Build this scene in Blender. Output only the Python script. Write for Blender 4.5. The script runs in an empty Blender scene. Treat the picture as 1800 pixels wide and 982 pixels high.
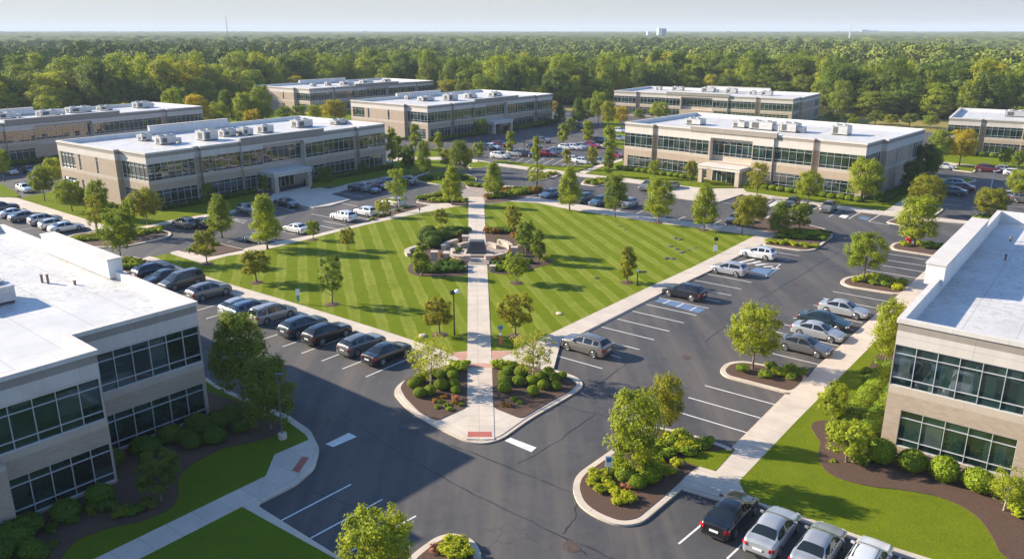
import bpy, bmesh, random
import numpy as np
from math import *
from mathutils import Vector, Matrix, geometry
random.seed(7); RNG = np.random.default_rng(11)
SC = bpy.context.scene
COL = SC.collection
R = radians
# ------------------------------------------------------------------ camera
F, CAMH, HY = 1400.0, 27.0, 55.0
PITCH = atan((491 - HY) / F)
cd = bpy.data.cameras.new('camera'); cam = bpy.data.objects.new('camera', cd); COL.objects.link(cam)
cam.location = (0, 0, CAMH); cam.rotation_euler = (pi / 2 - PITCH, 0, 0)
cd.sensor_width = 36; cd.lens = F / 1800 * 36; cd.clip_start = 0.5; cd.clip_end = 60000
SC.camera = cam

def g(x, y, z=0.0):
    """point of the plane at height z seen at the photograph's pixel x, y (survey of the site plan)"""
    u = (x - 900) / F; v = -(y - 491) / F
    dy = cos(PITCH) + v * sin(PITCH); dz = -sin(PITCH) + v * cos(PITCH)
    t = (z - CAMH) / dz
    return Vector((u * t, dy * t, z))

def hgt(bx, by, ty):
    Y = g(bx, by)[1]; v = -(ty - 491) / F
    return CAMH + (-sin(PITCH) + v * cos(PITCH)) * Y / (cos(PITCH) + v * sin(PITCH))

def wid(bx, by, w):
    p = g(bx, by); d = p[1] * cos(PITCH) + CAMH * sin(PITCH)
    return w * d / F

# ------------------------------------------------------------------ materials
M = {}
def nm(name):
    m = bpy.data.materials.new(name); m.use_nodes = True
    nt = m.node_tree; b = nt.nodes['Principled BSDF']; M[name] = m
    return m, nt, b

def node(nt, t, **kw):
    n = nt.nodes.new(t)
    for k, v in kw.items(): setattr(n, k, v)
    return n

def mixc(nt, fac, a, b, mode='MIX'):
    n = nt.nodes.new('ShaderNodeMix'); n.data_type = 'RGBA'; n.blend_type = mode
    for s, v in ((0, fac), (6, a), (7, b)):
        if isinstance(v, bpy.types.NodeSocket): nt.links.new(v, n.inputs[s])
        elif v is not None: n.inputs[s].default_value = v if s == 0 else (*v, 1) if len(v) == 3 else v
    return n.outputs[2]

def ramp(nt, src, p0, p1, c0=(0, 0, 0), c1=(1, 1, 1)):
    n = nt.nodes.new('ShaderNodeValToRGB'); nt.links.new(src, n.inputs[0])
    n.color_ramp.elements[0].position = p0; n.color_ramp.elements[1].position = p1
    n.color_ramp.elements[0].color = (*c0, 1); n.color_ramp.elements[1].color = (*c1, 1)
    return n.outputs[0]

def coords(nt, space='world', rotz=0.0, scale=(1, 1, 1)):
    if space == 'world': s = node(nt, 'ShaderNodeNewGeometry').outputs['Position']
    else: s = node(nt, 'ShaderNodeTexCoord').outputs['Object']
    mp = node(nt, 'ShaderNodeMapping'); mp.inputs['Rotation'].default_value = (0, 0, rotz); mp.inputs['Scale'].default_value = scale
    nt.links.new(s, mp.inputs[0]); return mp.outputs[0]

def noise(nt, vec, scale, detail=4, rough=0.55, dist=0.0):
    n = node(nt, 'ShaderNodeTexNoise'); n.inputs['Scale'].default_value = scale
    n.inputs['Detail'].default_value = detail; n.inputs['Roughness'].default_value = rough
    n.inputs['Distortion'].default_value = dist
    nt.links.new(vec, n.inputs['Vector']); return n.outputs['Fac']

def bump(nt, b, h, dist=0.02, strength=0.6):
    n = node(nt, 'ShaderNodeBump'); n.inputs['Strength'].default_value = strength; n.inputs['Distance'].default_value = dist
    nt.links.new(h, n.inputs['Height']); nt.links.new(n.outputs[0], b.inputs['Normal'])

def mathn(nt, op, a, b=None):
    n = node(nt, 'ShaderNodeMath', operation=op)
    for i, v in enumerate((a, b)):
        if v is None: continue
        if isinstance(v, bpy.types.NodeSocket): nt.links.new(v, n.inputs[i])
        else: n.inputs[i].default_value = v
    return n.outputs[0]

def plain(name, col, rough=0.6, metal=0.0, var=0.12, scale=3.0, space='object', bmp=0.0, spec=0.5, coat=0.0):
    m, nt, b = nm(name)
    v = coords(nt, space)
    f = noise(nt, v, scale, 5)
    c = mixc(nt, ramp(nt, f, 0.3, 0.7), tuple(x * (1 - var) for x in col), tuple(min(1, x * (1 + var)) for x in col))
    nt.links.new(c, b.inputs['Base Color'])
    b.inputs['Roughness'].default_value = rough; b.inputs['Metallic'].default_value = metal
    b.inputs['Specular IOR Level'].default_value = spec; b.inputs['Coat Weight'].default_value = coat
    if bmp: bump(nt, b, f, bmp)
    return m

def joints(nt, vec, sx, sy, width):
    """1 on thin lines every sx, sy"""
    sp = node(nt, 'ShaderNodeSeparateXYZ'); nt.links.new(vec, sp.inputs[0])
    outs = []
    for o, s in ((0, sx), (1, sy)):
        if not s: continue
        a = mathn(nt, 'FRACT', mathn(nt, 'DIVIDE', sp.outputs[o], s))
        outs.append(mathn(nt, 'LESS_THAN', a, width / s))
    return outs[0] if len(outs) == 1 else mathn(nt, 'MAXIMUM', outs[0], outs[1])

def concrete(name, ang, sx, sy, col=(0.55, 0.47, 0.385), width=0.05):
    m, nt, b = nm(name)
    v = coords(nt, 'world', ang); w = coords(nt, 'world')
    f = noise(nt, w, 0.6, 6, 0.65); f2 = noise(nt, w, 14, 3)
    c = mixc(nt, ramp(nt, f, 0.3, 0.75), tuple(x * 0.84 for x in col), tuple(x * 1.1 for x in col))
    c = mixc(nt, mathn(nt, 'MULTIPLY', ramp(nt, f2, 0.45, 0.7), 0.22), c, tuple(x * 0.7 for x in col))
    br = node(nt, 'ShaderNodeTexBrick'); nt.links.new(v, br.inputs[0]); br.offset = 0
    br.inputs['Scale'].default_value = 1; br.inputs['Brick Width'].default_value = sx; br.inputs['Row Height'].default_value = sy
    br.inputs['Mortar Size'].default_value = 0.0
    br.inputs['Color1'].default_value = (0.96, 0.96, 0.96, 1); br.inputs['Color2'].default_value = (1.04, 1.03, 1.02, 1)
    c = mixc(nt, 1.0, c, br.outputs[0], 'MULTIPLY')
    j = joints(nt, v, sx, sy, width)
    c = mixc(nt, mathn(nt, 'MULTIPLY', j, 0.45), c, tuple(x * 0.35 for x in col))
    nt.links.new(c, b.inputs['Base Color']); b.inputs['Roughness'].default_value = 0.85
    bump(nt, b, f2, 0.01)
    return m

concrete('concrete_path', R(-2.65), 60, 1.55)
concrete('concrete_walk', R(37.3), 60, 1.6)
concrete('concrete_cross', R(-52.7), 60, 1.6)
concrete('concrete_kerb', R(37.3), 3.0, 3.0, (0.55, 0.465, 0.37))
concrete('concrete_plaza', R(45), 2.2, 2.2, (0.55, 0.475, 0.39))
concrete('salmon_concrete', R(37.3), 0.6, 0.6, (0.50, 0.27, 0.20), 0.02)
concrete('warning_pad', 0.0, 0.15, 0.15, (0.44, 0.12, 0.09), 0.03)
concrete('stone_paving', 0.3, 0.9, 0.5, (0.33, 0.265, 0.215), 0.04)

def m_asphalt():
    m, nt, b = nm('asphalt')
    w = coords(nt); vr = coords(nt, 'world', R(37.3), (0.35, 0.03, 1)); vr2 = coords(nt, 'world', R(-52.7), (0.3, 0.03, 1))
    f = noise(nt, w, 0.09, 6, 0.66, 0.8); fine = noise(nt, w, 30, 2); mid = noise(nt, w, 1.1, 6, 0.7)
    st = noise(nt, vr, 1.0, 4, 0.6)
    c = mixc(nt, ramp(nt, f, 0.35, 0.7), (0.036, 0.036, 0.041), (0.066, 0.064, 0.064))
    c = mixc(nt, mathn(nt, 'MULTIPLY', ramp(nt, st, 0.45, 0.66), 0.62), c, (0.135, 0.112, 0.092))
    c = mixc(nt, mathn(nt, 'MULTIPLY', ramp(nt, mid, 0.48, 0.72), 0.45), c, (0.095, 0.086, 0.080))
    c = mixc(nt, mathn(nt, 'MULTIPLY', ramp(nt, fine, 0.5, 0.75), 0.3), c, (0.13, 0.12, 0.11))
    vo = node(nt, 'ShaderNodeTexVoronoi', feature='DISTANCE_TO_EDGE'); vo.inputs['Scale'].default_value = 0.16
    wv = coords(nt); dn = node(nt, 'ShaderNodeTexNoise'); dn.inputs['Scale'].default_value = 0.35; dn.inputs['Detail'].default_value = 5
    nt.links.new(wv, dn.inputs[0]); va = node(nt, 'ShaderNodeVectorMath', operation='MULTIPLY_ADD')
    nt.links.new(dn.outputs['Color'], va.inputs[0]); va.inputs[1].default_value = (6, 6, 0); nt.links.new(wv, va.inputs[2])
    nt.links.new(va.outputs[0], vo.inputs['Vector'])
    cr = mathn(nt, 'LESS_THAN', vo.outputs['Distance'], 0.006)
    cr = mathn(nt, 'MULTIPLY', cr, ramp(nt, noise(nt, w, 0.05, 2), 0.5, 0.58))
    c = mixc(nt, mathn(nt, 'MULTIPLY', cr, 0.6), c, (0.022, 0.021, 0.021))
    # oil spots
    vs = node(nt, 'ShaderNodeTexVoronoi'); vs.inputs['Scale'].default_value = 0.55; nt.links.new(w, vs.inputs['Vector'])
    sp = mathn(nt, 'MULTIPLY', ramp(nt, vs.outputs['Distance'], 0.05, 0.22, (1, 1, 1), (0, 0, 0)), 0.3)
    c = mixc(nt, sp, c, (0.03, 0.03, 0.03))
    nt.links.new(c, b.inputs['Base Color']); b.inputs['Roughness'].default_value = 0.82
    bump(nt, b, fine, 0.008, 0.5)
m_asphalt()
plain('tar_seam', (0.022, 0.021, 0.021), 0.6, var=0.3, scale=2, space='world')

def m_paint(name, col, wear=0.5):
    m, nt, b = nm(name); w = coords(nt)
    f = noise(nt, w, 9, 6, 0.7); f2 = noise(nt, w, 0.9, 4)
    k = mathn(nt, 'MULTIPLY', ramp(nt, f, 0.42, 0.62), ramp(nt, f2, 0.25, 0.75))
    c = mixc(nt, mathn(nt, 'MULTIPLY', k, wear), col, (0.09, 0.085, 0.08))
    nt.links.new(c, b.inputs['Base Color']); b.inputs['Roughness'].default_value = 0.7
m_paint('white_marking', (0.72, 0.70, 0.66), 0.6); m_paint('blue_marking', (0.10, 0.19, 0.33), 0.95)

def m_grass(name, stripes, c0, c1, ang=R(-14.3)):
    m, nt, b = nm(name); w = coords(nt)
    n1 = noise(nt, w, 0.35, 5, 0.6); n2 = noise(nt, w, 9, 4, 0.7); n3 = noise(nt, w, 34, 3, 0.7)
    c = mixc(nt, ramp(nt, n1, 0.3, 0.7), c0, c1)
    if stripes:
        v = coords(nt, 'world', ang)
        dn = noise(nt, w, 0.5, 3)
        sp = node(nt, 'ShaderNodeSeparateXYZ'); nt.links.new(v, sp.inputs[0])
        xx = mathn(nt, 'ADD', sp.outputs[0], mathn(nt, 'MULTIPLY', dn, 0.5))
        # each mower pass: a pale band with brighter wheel tracks along its edges
        fr = mathn(nt, 'FRACT', mathn(nt, 'DIVIDE', xx, stripes)); rp = node(nt, 'ShaderNodeValToRGB'); nt.links.new(fr, rp.inputs[0])
        rp.color_ramp.interpolation = 'LINEAR'
        for i_, (q_, v_) in enumerate(((0.16, 0), (0.20, 1), (0.30, 1), (0.34, .72), (0.48, .72), (0.52, .95), (0.62, .95), (0.66, 0))):
            el = rp.color_ramp.elements[i_] if i_ < 2 else rp.color_ramp.elements.new(q_)
            el.position = q_; el.color = (v_, v_, v_, 1)
        s = mathn(nt, 'MULTIPLY', rp.outputs[0], ramp(nt, noise(nt, w, 0.22, 5, .7), 0.35, 0.62, (0.35,) * 3, (1, 1, 1)))
        c = mixc(nt, mathn(nt, 'MULTIPLY', s, 0.85), c, (c1[0] * 1.85, c1[1] * 1.55, c1[2] * 7))
    c = mixc(nt, mathn(nt, 'MULTIPLY', ramp(nt, n2, 0.35, 0.7), 0.45), c, tuple(x * 0.5 for x in c0))
    n4 = noise(nt, w, 1.6, 5, 0.7); c = mixc(nt, mathn(nt, 'MULTIPLY', ramp(nt, n4, 0.45, 0.7), 0.4), c, (c0[0] * 0.62, c0[1] * 0.72, c0[2]))
    c = mixc(nt, mathn(nt, 'MULTIPLY', ramp(nt, n3, 0.48, 0.7), 0.5), c, (c1[0] * 1.7, c1[1] * 1.35, c1[2] * 1.5))
    nt.links.new(c, b.inputs['Base Color']); b.inputs['Roughness'].default_value = 0.9
    b.inputs['Specular IOR Level'].default_value = 0.05
    h = mathn(nt, 'ADD', n3, mathn(nt, 'MULTIPLY', n2, 1.5)); bump(nt, b, h, 0.05, 0.9)
m_grass('grass_striped', 2.45, (0.130, 0.175, 0.007), (0.164, 0.212, 0.009))
m_grass('grass', 0, (0.125, 0.170, 0.007), (0.172, 0.215, 0.010))
m_grass('grass_mown', 0, (0.110, 0.165, 0.009), (0.130, 0.190, 0.010), R(10))
m_grass('meadow', 0, (0.20, 0.17, 0.05), (0.34, 0.28, 0.09))
m_grass('wood_floor', 0, (0.030, 0.040, 0.010), (0.055, 0.065, 0.016))

def m_mulch():
    m, nt, b = nm('mulch'); w = coords(nt)
    n1 = noise(nt, w, 22, 5, 0.75); n2 = noise(nt, w, 0.8, 4)
    vo = node(nt, 'ShaderNodeTexVoronoi'); vo.inputs['Scale'].default_value = 9; nt.links.new(w, vo.inputs[0])
    c = mixc(nt, ramp(nt, n1, 0.3, 0.7), (0.028, 0.014, 0.009), (0.125, 0.068, 0.042))
    c = mixc(nt, mathn(nt, 'MULTIPLY', vo.outputs['Distance'], 0.5), c, (0.15, 0.085, 0.055))
    c = mixc(nt, mathn(nt, 'MULTIPLY', ramp(nt, n2, 0.5, 0.7), 0.3), c, (0.05, 0.03, 0.02))
    nt.links.new(c, b.inputs['Base Color']); b.inputs['Roughness'].default_value = 0.95
    bump(nt, b, n1, 0.05, 1.0)
m_mulch()

def m_brick(name, a, bb, mortar, bw=0.42, bh=0.14):
    m, nt, b = nm(name)
    tc = node(nt, 'ShaderNodeTexCoord').outputs['Object']
    sp = node(nt, 'ShaderNodeSeparateXYZ'); nt.links.new(tc, sp.inputs[0])
    u = mathn(nt, 'ADD', sp.outputs[0], sp.outputs[1])
    cb = node(nt, 'ShaderNodeCombineXYZ'); nt.links.new(u, cb.inputs[0]); nt.links.new(sp.outputs[2], cb.inputs[1])
    br = node(nt, 'ShaderNodeTexBrick'); nt.links.new(cb.outputs[0], br.inputs[0])
    br.inputs['Scale'].default_value = 1; br.inputs['Brick Width'].default_value = bw; br.inputs['Row Height'].default_value = bh
    br.inputs['Mortar Size'].default_value = 0.016; br.inputs['Color1'].default_value = (*a, 1)
    br.inputs['Color2'].default_value = (*bb, 1); br.inputs['Mortar'].default_value = (*mortar, 1)
    f = noise(nt, tc, 0.5, 5); f2 = noise(nt, tc, 12, 3)
    c = mixc(nt, mathn(nt, 'MULTIPLY', ramp(nt, f, 0.4, 0.75), 0.3), br.outputs[0], tuple(x * 0.75 for x in a))
    c = mixc(nt, mathn(nt, 'MULTIPLY', ramp(nt, f2, 0.45, 0.7), 0.3), c, tuple(x * 0.6 for x in bb))
    nt.links.new(c, b.inputs['Base Color']); b.inputs['Roughness'].default_value = 0.9
    bump(nt, b, br.outputs['Fac'], 0.006, -0.5)
m_brick('brick', (0.42, 0.325, 0.235), (0.35, 0.26, 0.185), (0.38, 0.32, 0.26))

def m_precast(name, col, jx=2.9, jz=0):
    m, nt, b = nm(name)
    tc = node(nt, 'ShaderNodeTexCoord').outputs['Object']
    sp = node(nt, 'ShaderNodeSeparateXYZ'); nt.links.new(tc, sp.inputs[0])
    f = noise(nt, tc, 0.7, 6, 0.65); f2 = noise(nt, tc, 25, 2)
    st = coords(nt, 'object', 0, (2.5, 2.5, 0.15)); f3 = noise(nt, st, 1.0, 4)
    c = mixc(nt, ramp(nt, f, 0.3, 0.7), tuple(x * 0.9 for x in col), tuple(x * 1.06 for x in col))
    c = mixc(nt, mathn(nt, 'MULTIPLY', ramp(nt, f3, 0.5, 0.8), 0.22), c, tuple(x * 0.6 for x in col))
    c = mixc(nt, mathn(nt, 'MULTIPLY', ramp(nt, f2, 0.5, 0.7), 0.12), c, tuple(x * 0.5 for x in col))
    u = mathn(nt, 'ADD', sp.outputs[0], sp.outputs[1])
    a = mathn(nt, 'LESS_THAN', mathn(nt, 'FRACT', mathn(nt, 'DIVIDE', u, jx)), 0.025 / jx)
    if jz: a = mathn(nt, 'MAXIMUM', a, mathn(nt, 'LESS_THAN', mathn(nt, 'FRACT', mathn(nt, 'DIVIDE', sp.outputs[2], jz)), 0.025 / jz))
    c = mixc(nt, mathn(nt, 'MULTIPLY', a, 0.55), c, tuple(x * 0.3 for x in col))
    nt.links.new(c, b.inputs['Base Color']); b.inputs['Roughness'].default_value = 0.85
m_precast('precast', (0.56, 0.51, 0.455), 4.4, 1.05)
m_precast('concrete_band', (0.46, 0.38, 0.30), 4.4)
m_precast('taupe_band', (0.29, 0.255, 0.215), 4.4)
m_precast('white_parapet', (0.66, 0.65, 0.63), 3.0)
m_precast('cap_metal', (0.58, 0.54, 0.49), 3.0)

def m_roof():
    m, nt, b = nm('roof_membrane'); v = coords(nt, 'object')
    f = noise(nt, v, 0.25, 6, 0.7); f2 = noise(nt, v, 2.2, 6, 0.75, 0.6); f3 = noise(nt, v, 0.06, 3)
    c = mixc(nt, ramp(nt, f, 0.35, 0.7), (0.49, 0.475, 0.45), (0.62, 0.61, 0.595))
    k = mathn(nt, 'MULTIPLY', ramp(nt, f2, 0.50, 0.66), ramp(nt, f3, 0.36, 0.56))
    c = mixc(nt, mathn(nt, 'MULTIPLY', k, 0.75), c, (0.33, 0.25, 0.18))
    j = joints(nt, v, 3.05, 0, 0.09)
    c = mixc(nt, mathn(nt, 'MULTIPLY', j, 0.5), c, (0.33, 0.31, 0.29))
    j2 = joints(nt, v, 0, 9.5, 0.11)
    c = mixc(nt, mathn(nt, 'MULTIPLY', j2, 0.4), c, (0.40, 0.35, 0.30))
    nt.links.new(c, b.inputs['Base Color']); b.inputs['Roughness'].default_value = 0.55
    bump(nt, b, f2, 0.02, 0.3)
m_roof()

def m_glass():
    m, nt, b = nm('window_glass'); v = coords(nt, 'object')
    # the panes differ a little (blinds, coatings): a cell pattern about one pane wide
    sp = node(nt, 'ShaderNodeSeparateXYZ'); nt.links.new(v, sp.inputs[0])
    u = mathn(nt, 'FLOOR', mathn(nt, 'DIVIDE', mathn(nt, 'ADD', sp.outputs[0], sp.outputs[1]), 1.2))
    z = mathn(nt, 'FLOOR', mathn(nt, 'DIVIDE', sp.outputs[2], 1.4))
    cb = node(nt, 'ShaderNodeCombineXYZ'); nt.links.new(u, cb.inputs[0]); nt.links.new(z, cb.inputs[1])
    wn = node(nt, 'ShaderNodeTexWhiteNoise', noise_dimensions='3D'); nt.links.new(cb.outputs[0], wn.inputs['Vector'])
    c = mixc(nt, ramp(nt, wn.outputs['Value'], 0.2, 0.9), (0.005, 0.014, 0.013), (0.020, 0.050, 0.043))
    c = mixc(nt, ramp(nt, wn.outputs['Value'], 0.92, 0.94), c, (0.05, 0.07, 0.065))
    nt.links.new(c, b.inputs['Base Color']); b.inputs['Roughness'].default_value = 0.025
    b.inputs['IOR'].default_value = 2.1
    # float glass is never quite flat: each pane leans by a hair
    vn = node(nt, 'ShaderNodeVectorMath', operation='MULTIPLY_ADD'); nt.links.new(wn.outputs['Color'], vn.inputs[0])
    vn.inputs[1].default_value = (0.03, 0.03, 0.03)
    gn = node(nt, 'ShaderNodeNewGeometry'); nt.links.new(gn.outputs['Normal'], vn.inputs[2])
    sb = node(nt, 'ShaderNodeVectorMath', operation='SUBTRACT'); nt.links.new(vn.outputs[0], sb.inputs[0]); sb.inputs[1].default_value = (0.015,) * 3
    no = node(nt, 'ShaderNodeVectorMath', operation='NORMALIZE'); nt.links.new(sb.outputs[0], no.inputs[0])
    nt.links.new(no.outputs[0], b.inputs['Normal'])
m_glass()
plain('frame_metal', (0.58, 0.59, 0.58), 0.4, 0.3, var=0.05)
plain('hvac_metal', (0.46, 0.455, 0.44), 0.5, 0.3, var=0.15, scale=2)
plain('grille_dark', (0.10, 0.10, 0.10), 0.6, 0.3)
plain('rusty_pipe', (0.22, 0.14, 0.10), 0.8)
plain('stone_wall', (0.46, 0.36, 0.28), 0.9, var=0.35, scale=5, space='world', bmp=0.05)
plain('stone_cap', (0.47, 0.39, 0.31), 0.85, var=0.12)
plain('dark_stone', (0.085, 0.085, 0.09), 0.45, var=0.4, scale=6)
plain('grey_rock', (0.085, 0.085, 0.06), 0.9, var=0.3, scale=4)
plain('black_metal', (0.02, 0.02, 0.022), 0.4, 0.3)
plain('pole_metal', (0.11, 0.12, 0.125), 0.5, 0.3)
plain('lamp_white', (0.75, 0.76, 0.78), 0.35)
plain('red_paint', (0.60, 0.02, 0.015), 0.4)
plain('sign_white', (0.75, 0.77, 0.80), 0.5, var=0.03)
plain('sign_blue', (0.03, 0.16, 0.42), 0.5, var=0.03)
plain('sign_green', (0.05, 0.30, 0.22), 0.5, var=0.03)
plain('sign_red', (0.48, 0.10, 0.07), 0.5, var=0.03)
plain('iron', (0.09, 0.065, 0.05), 0.8, 0.3, var=0.4, scale=8)
plain('tower_wall', (0.72, 0.74, 0.77), 0.6, var=0.05)
plain('tower_dark', (0.20, 0.24, 0.30), 0.5, var=0.1)

def m_car():
    m, nt, b = nm('car_paint')
    oi = node(nt, 'ShaderNodeObjectInfo'); nt.links.new(oi.outputs['Color'], b.inputs['Base Color'])
    b.inputs['Roughness'].default_value = 0.32; b.inputs['Metallic'].default_value = 0.35
    b.inputs['Coat Weight'].default_value = 1.0; b.inputs['Coat Roughness'].default_value = 0.04
m_car()
m, nt, b = nm('car_glass'); b.inputs['Base Color'].default_value = (0.012, 0.018, 0.022, 1); b.inputs['Roughness'].default_value = 0.05; b.inputs['IOR'].default_value = 1.5
plain('tyre_rubber', (0.018, 0.018, 0.018), 0.8)
plain('rim_metal', (0.48, 0.48, 0.49), 0.3, 0.8)
plain('trim_black', (0.012, 0.012, 0.012), 0.7)
m, nt, b = nm('head_lamp'); b.inputs['Base Color'].default_value = (0.62, 0.64, 0.66, 1); b.inputs['Roughness'].default_value = 0.08
m, nt, b = nm('tail_lamp'); b.inputs['Base Color'].default_value = (0.42, 0.012, 0.016, 1); b.inputs['Roughness'].default_value = 0.12
plain('plate_white', (0.7, 0.7, 0.7), 0.5, var=0.2, scale=12)

def m_leaf(name, c0, c1, trans=0.45, hue=None):
    m, nt, b = nm(name)
    oi = node(nt, 'ShaderNodeObjectInfo')
    at = node(nt, 'ShaderNodeAttribute'); at.attribute_name = 'tone'
    c = mixc(nt, at.outputs['Fac'], c0, c1)
    hu = oi.outputs['Color']
    if hue:
        ha = node(nt, 'ShaderNodeAttribute'); ha.attribute_name = hue; hu = ha.outputs['Color']
    c = mixc(nt, 1.0, c, hu, 'MULTIPLY')
    nt.links.new(c, b.inputs['Base Color']); b.inputs['Roughness'].default_value = 0.62
    b.inputs['Specular IOR Level'].default_value = 0.22
    tr = node(nt, 'ShaderNodeBsdfTranslucent')
    c2 = mixc(nt, 1.0, c, (1.5, 1.45, 0.6), 'MULTIPLY'); nt.links.new(c2, tr.inputs[0])
    mx = node(nt, 'ShaderNodeMixShader'); mx.inputs[0].default_value = trans
    out = nt.nodes['Material Output']
    nt.links.new(b.outputs[0], mx.inputs[1]); nt.links.new(tr.outputs[0], mx.inputs[2]); nt.links.new(mx.outputs[0], out.inputs[0])
m_leaf('leaf', (0.125, 0.160, 0.014), (0.300, 0.325, 0.030), .42)
m_leaf('leaf_shrub', (0.070, 0.110, 0.010), (0.155, 0.205, 0.016), 0.25)
m_leaf('leaf_mass', (0.070, 0.110, 0.010), (0.155, 0.205, 0.016), 0.25, 'hue')
m_leaf('leaf_wood', (0.100, 0.140, 0.018), (0.280, 0.310, 0.036), 0.42)
m_leaf('flower', (0.35, 0.10, 0.05), (0.5, 0.22, 0.15), 0.3)
plain('bark', (0.16, 0.12, 0.09), 0.9, var=0.35, scale=6)
plain('bark_pale', (0.34, 0.29, 0.24), 0.9, var=0.25, scale=6)

# ------------------------------------------------------------------ mesh helpers
def link(o, parent=None):
    COL.objects.link(o)
    if parent is not None: o.parent = parent
    return o

def mesh(name, verts, faces, mats, parent=None, idx=None, smooth=False, sharp=None):
    me = bpy.data.meshes.new(name)
    me.from_pydata([tuple(v) for v in verts], [], faces); 
    for m_ in (mats if isinstance(mats, (list, tuple)) else [mats]): me.materials.append(M[m_])
    if idx is not None: me.polygons.foreach_set('material_index', idx)
    if smooth: me.polygons.foreach_set('use_smooth', [True] * len(me.polygons))
    me.update()
    if sharp: me.set_sharp_from_angle(angle=R(sharp))
    return link(bpy.data.objects.new(name, me), parent)

class MB:
    """collects shapes, builds one mesh"""
    def __init__(s): s.v = []; s.f = []; s.i = []
    def add(s, vs, fs, mi=0):
        n = len(s.v); s.v += [Vector(v) for v in vs]; s.f += [tuple(n + k for k in f) for f in fs]
        s.i += [mi] * len(fs); return s
    def quad(s, a, b, c, d, mi=0): return s.add([a, b, c, d], [(0, 1, 2, 3)], mi)
    def box(s, x0, x1, y0, y1, z0, z1, mi=0, mat=None):
        vs = [Vector((x, y, z)) for z in (z0, z1) for x, y in ((x0, y0), (x1, y0), (x1, y1), (x0, y1))]
        if mat is not None: vs = [mat @ v for v in vs]
        return s.add(vs, [(3, 2, 1, 0), (4, 5, 6, 7), (0, 1, 5, 4), (1, 2, 6, 5), (2, 3, 7, 6), (3, 0, 4, 7)], mi)
    def lathe(s, prof, n=16, mi=0, mat=None, cap=True):
        vs = []
        for r, z in prof:
            for k in range(n):
                a = 2 * pi * k / n; v = Vector((r * cos(a), r * sin(a), z)); vs.append(mat @ v if mat is not None else v)
        fs = [(j * n + k, j * n + (k + 1) % n, (j + 1) * n + (k + 1) % n, (j + 1) * n + k) for j in range(len(prof) - 1) for k in range(n)]
        if cap: fs += [tuple(reversed(range(n))), tuple(range((len(prof) - 1) * n, len(prof) * n))]
        return s.add(vs, fs, mi)
    def tube(s, a, b, r0, r1, n=7, mi=0):
        a = Vector(a); b = Vector(b); d = (b - a); L = d.length
        mt = Matrix.Translation(a) @ d.to_track_quat('Z', 'Y').to_matrix().to_4x4()
        return s.lathe([(r0, 0), (r1, L)], n, mi, mt)
    def build(s, name, mats, parent=None, smooth=False, sharp=None):
        return mesh(name, s.v, s.f, mats, parent, s.i, smooth, sharp)

def tag(o, label=None, cat=None, group=None, kind=None):
    if label: o['label'] = label
    if cat: o['category'] = cat
    if group: o['group'] = group
    if kind: o['kind'] = kind
    return o

def empty(name, label, cat, loc=(0, 0, 0), rz=0, group=None):
    o = bpy.data.objects.new(name, None); COL.objects.link(o); o.empty_display_size = 0.3
    o.location = loc; o.rotation_euler = (0, 0, rz); tag(o, label, cat, group); return o

def copy_tree(o, parent=None):
    c = o.copy(); COL.objects.link(c)
    if parent is not None: c.parent = parent
    for ch in [k for k in KIDS.get(o.name, [])]:
        n = copy_tree(ch, c)
        KIDS.setdefault(c.name, []).append(n)
    return c
KIDS = {}
def register():
    KIDS.clear()
    for o in bpy.data.objects:
        if o.parent: KIDS.setdefault(o.parent.name, []).append(o)

# ------------------------------------------------------------------ site plan slabs
def smooth_poly(P, r, n=5):
    """round every corner of a closed polygon with radius-like cut r"""
    out = []; N = len(P)
    for i in range(N):
        a, b, c = P[i - 1], P[i], P[(i + 1) % N]
        d1 = (a - b); d2 = (c - b); l1, l2 = d1.length, d2.length
        k = min(r, l1 * 0.48, l2 * 0.48)
        p, q = b + d1 * (k / l1), b + d2 * (k / l2)
        for j in range(n + 1):
            t = j / n; out.append(p * (1 - t) ** 2 + b * 2 * t * (1 - t) + q * t * t)
    return out

def slab(name, pts, z, mat, r=0, side=None, kind='structure', world=False, label=None, z0=-0.05):
    P = [Vector((p[0], p[1], 0)) for p in pts] if world else [g(p[0], p[1], z) for p in pts]
    P = [Vector((p.x, p.y, 0)) for p in P]
    if sum(P[i - 1].x * P[i].y - P[i].x * P[i - 1].y for i in range(len(P))) < 0: P.reverse()
    if r: P = smooth_poly(P, r)
    n = len(P)
    tris = geometry.tessellate_polygon([P])
    V = [Vector((p.x, p.y, z)) for p in P] + [Vector((p.x, p.y, z0)) for p in P]
    fs = []
    for t in tris:
        a, b, c = (P[k] for k in t)
        cr = (b.x - a.x) * (c.y - a.y) - (b.y - a.y) * (c.x - a.x)
        fs.append(tuple(t) if cr > 0 else tuple(reversed(t)))
    idx = [0] * len(fs)
    for i in range(n):
        j = (i + 1) % n; fs.append((i, n + i, n + j, j)); idx.append(1)
    o = mesh(name, V, fs, [mat, side or mat], None, idx)
    tag(o, label, None, None, kind)
    return o, P

def inset(P, d):
    """shrink a CCW polygon by d (mitred)"""
    out = []; N = len(P)
    Q = [p for i, p in enumerate(P) if (p - P[i - 1]).length > 0.02]; N = len(Q)
    for i in range(N):
        a, b, c = Q[i - 1], Q[i], Q[(i + 1) % N]
        n1 = Vector((-(b - a).y, (b - a).x, 0)).normalized(); n2 = Vector((-(c - b).y, (c - b).x, 0)).normalized()
        m_ = n1 + n2
        k = d / max(0.35, (1 + n1.dot(n2)) / 1.0) 
        out.append(b + m_ * k)
    return out

def island(pts, r, top='mulch', kerb=0.42, zk=0.14):
    o, P = slab('kerb', pts, zk, 'concrete_kerb', r)
    Q = inset(P, kerb)
    slab('planting_bed' if top == 'mulch' else 'lawn', [(p.x, p.y) for p in Q], zk + 0.03, top, 0, world=True, z0=0.05)
    return Q
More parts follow.
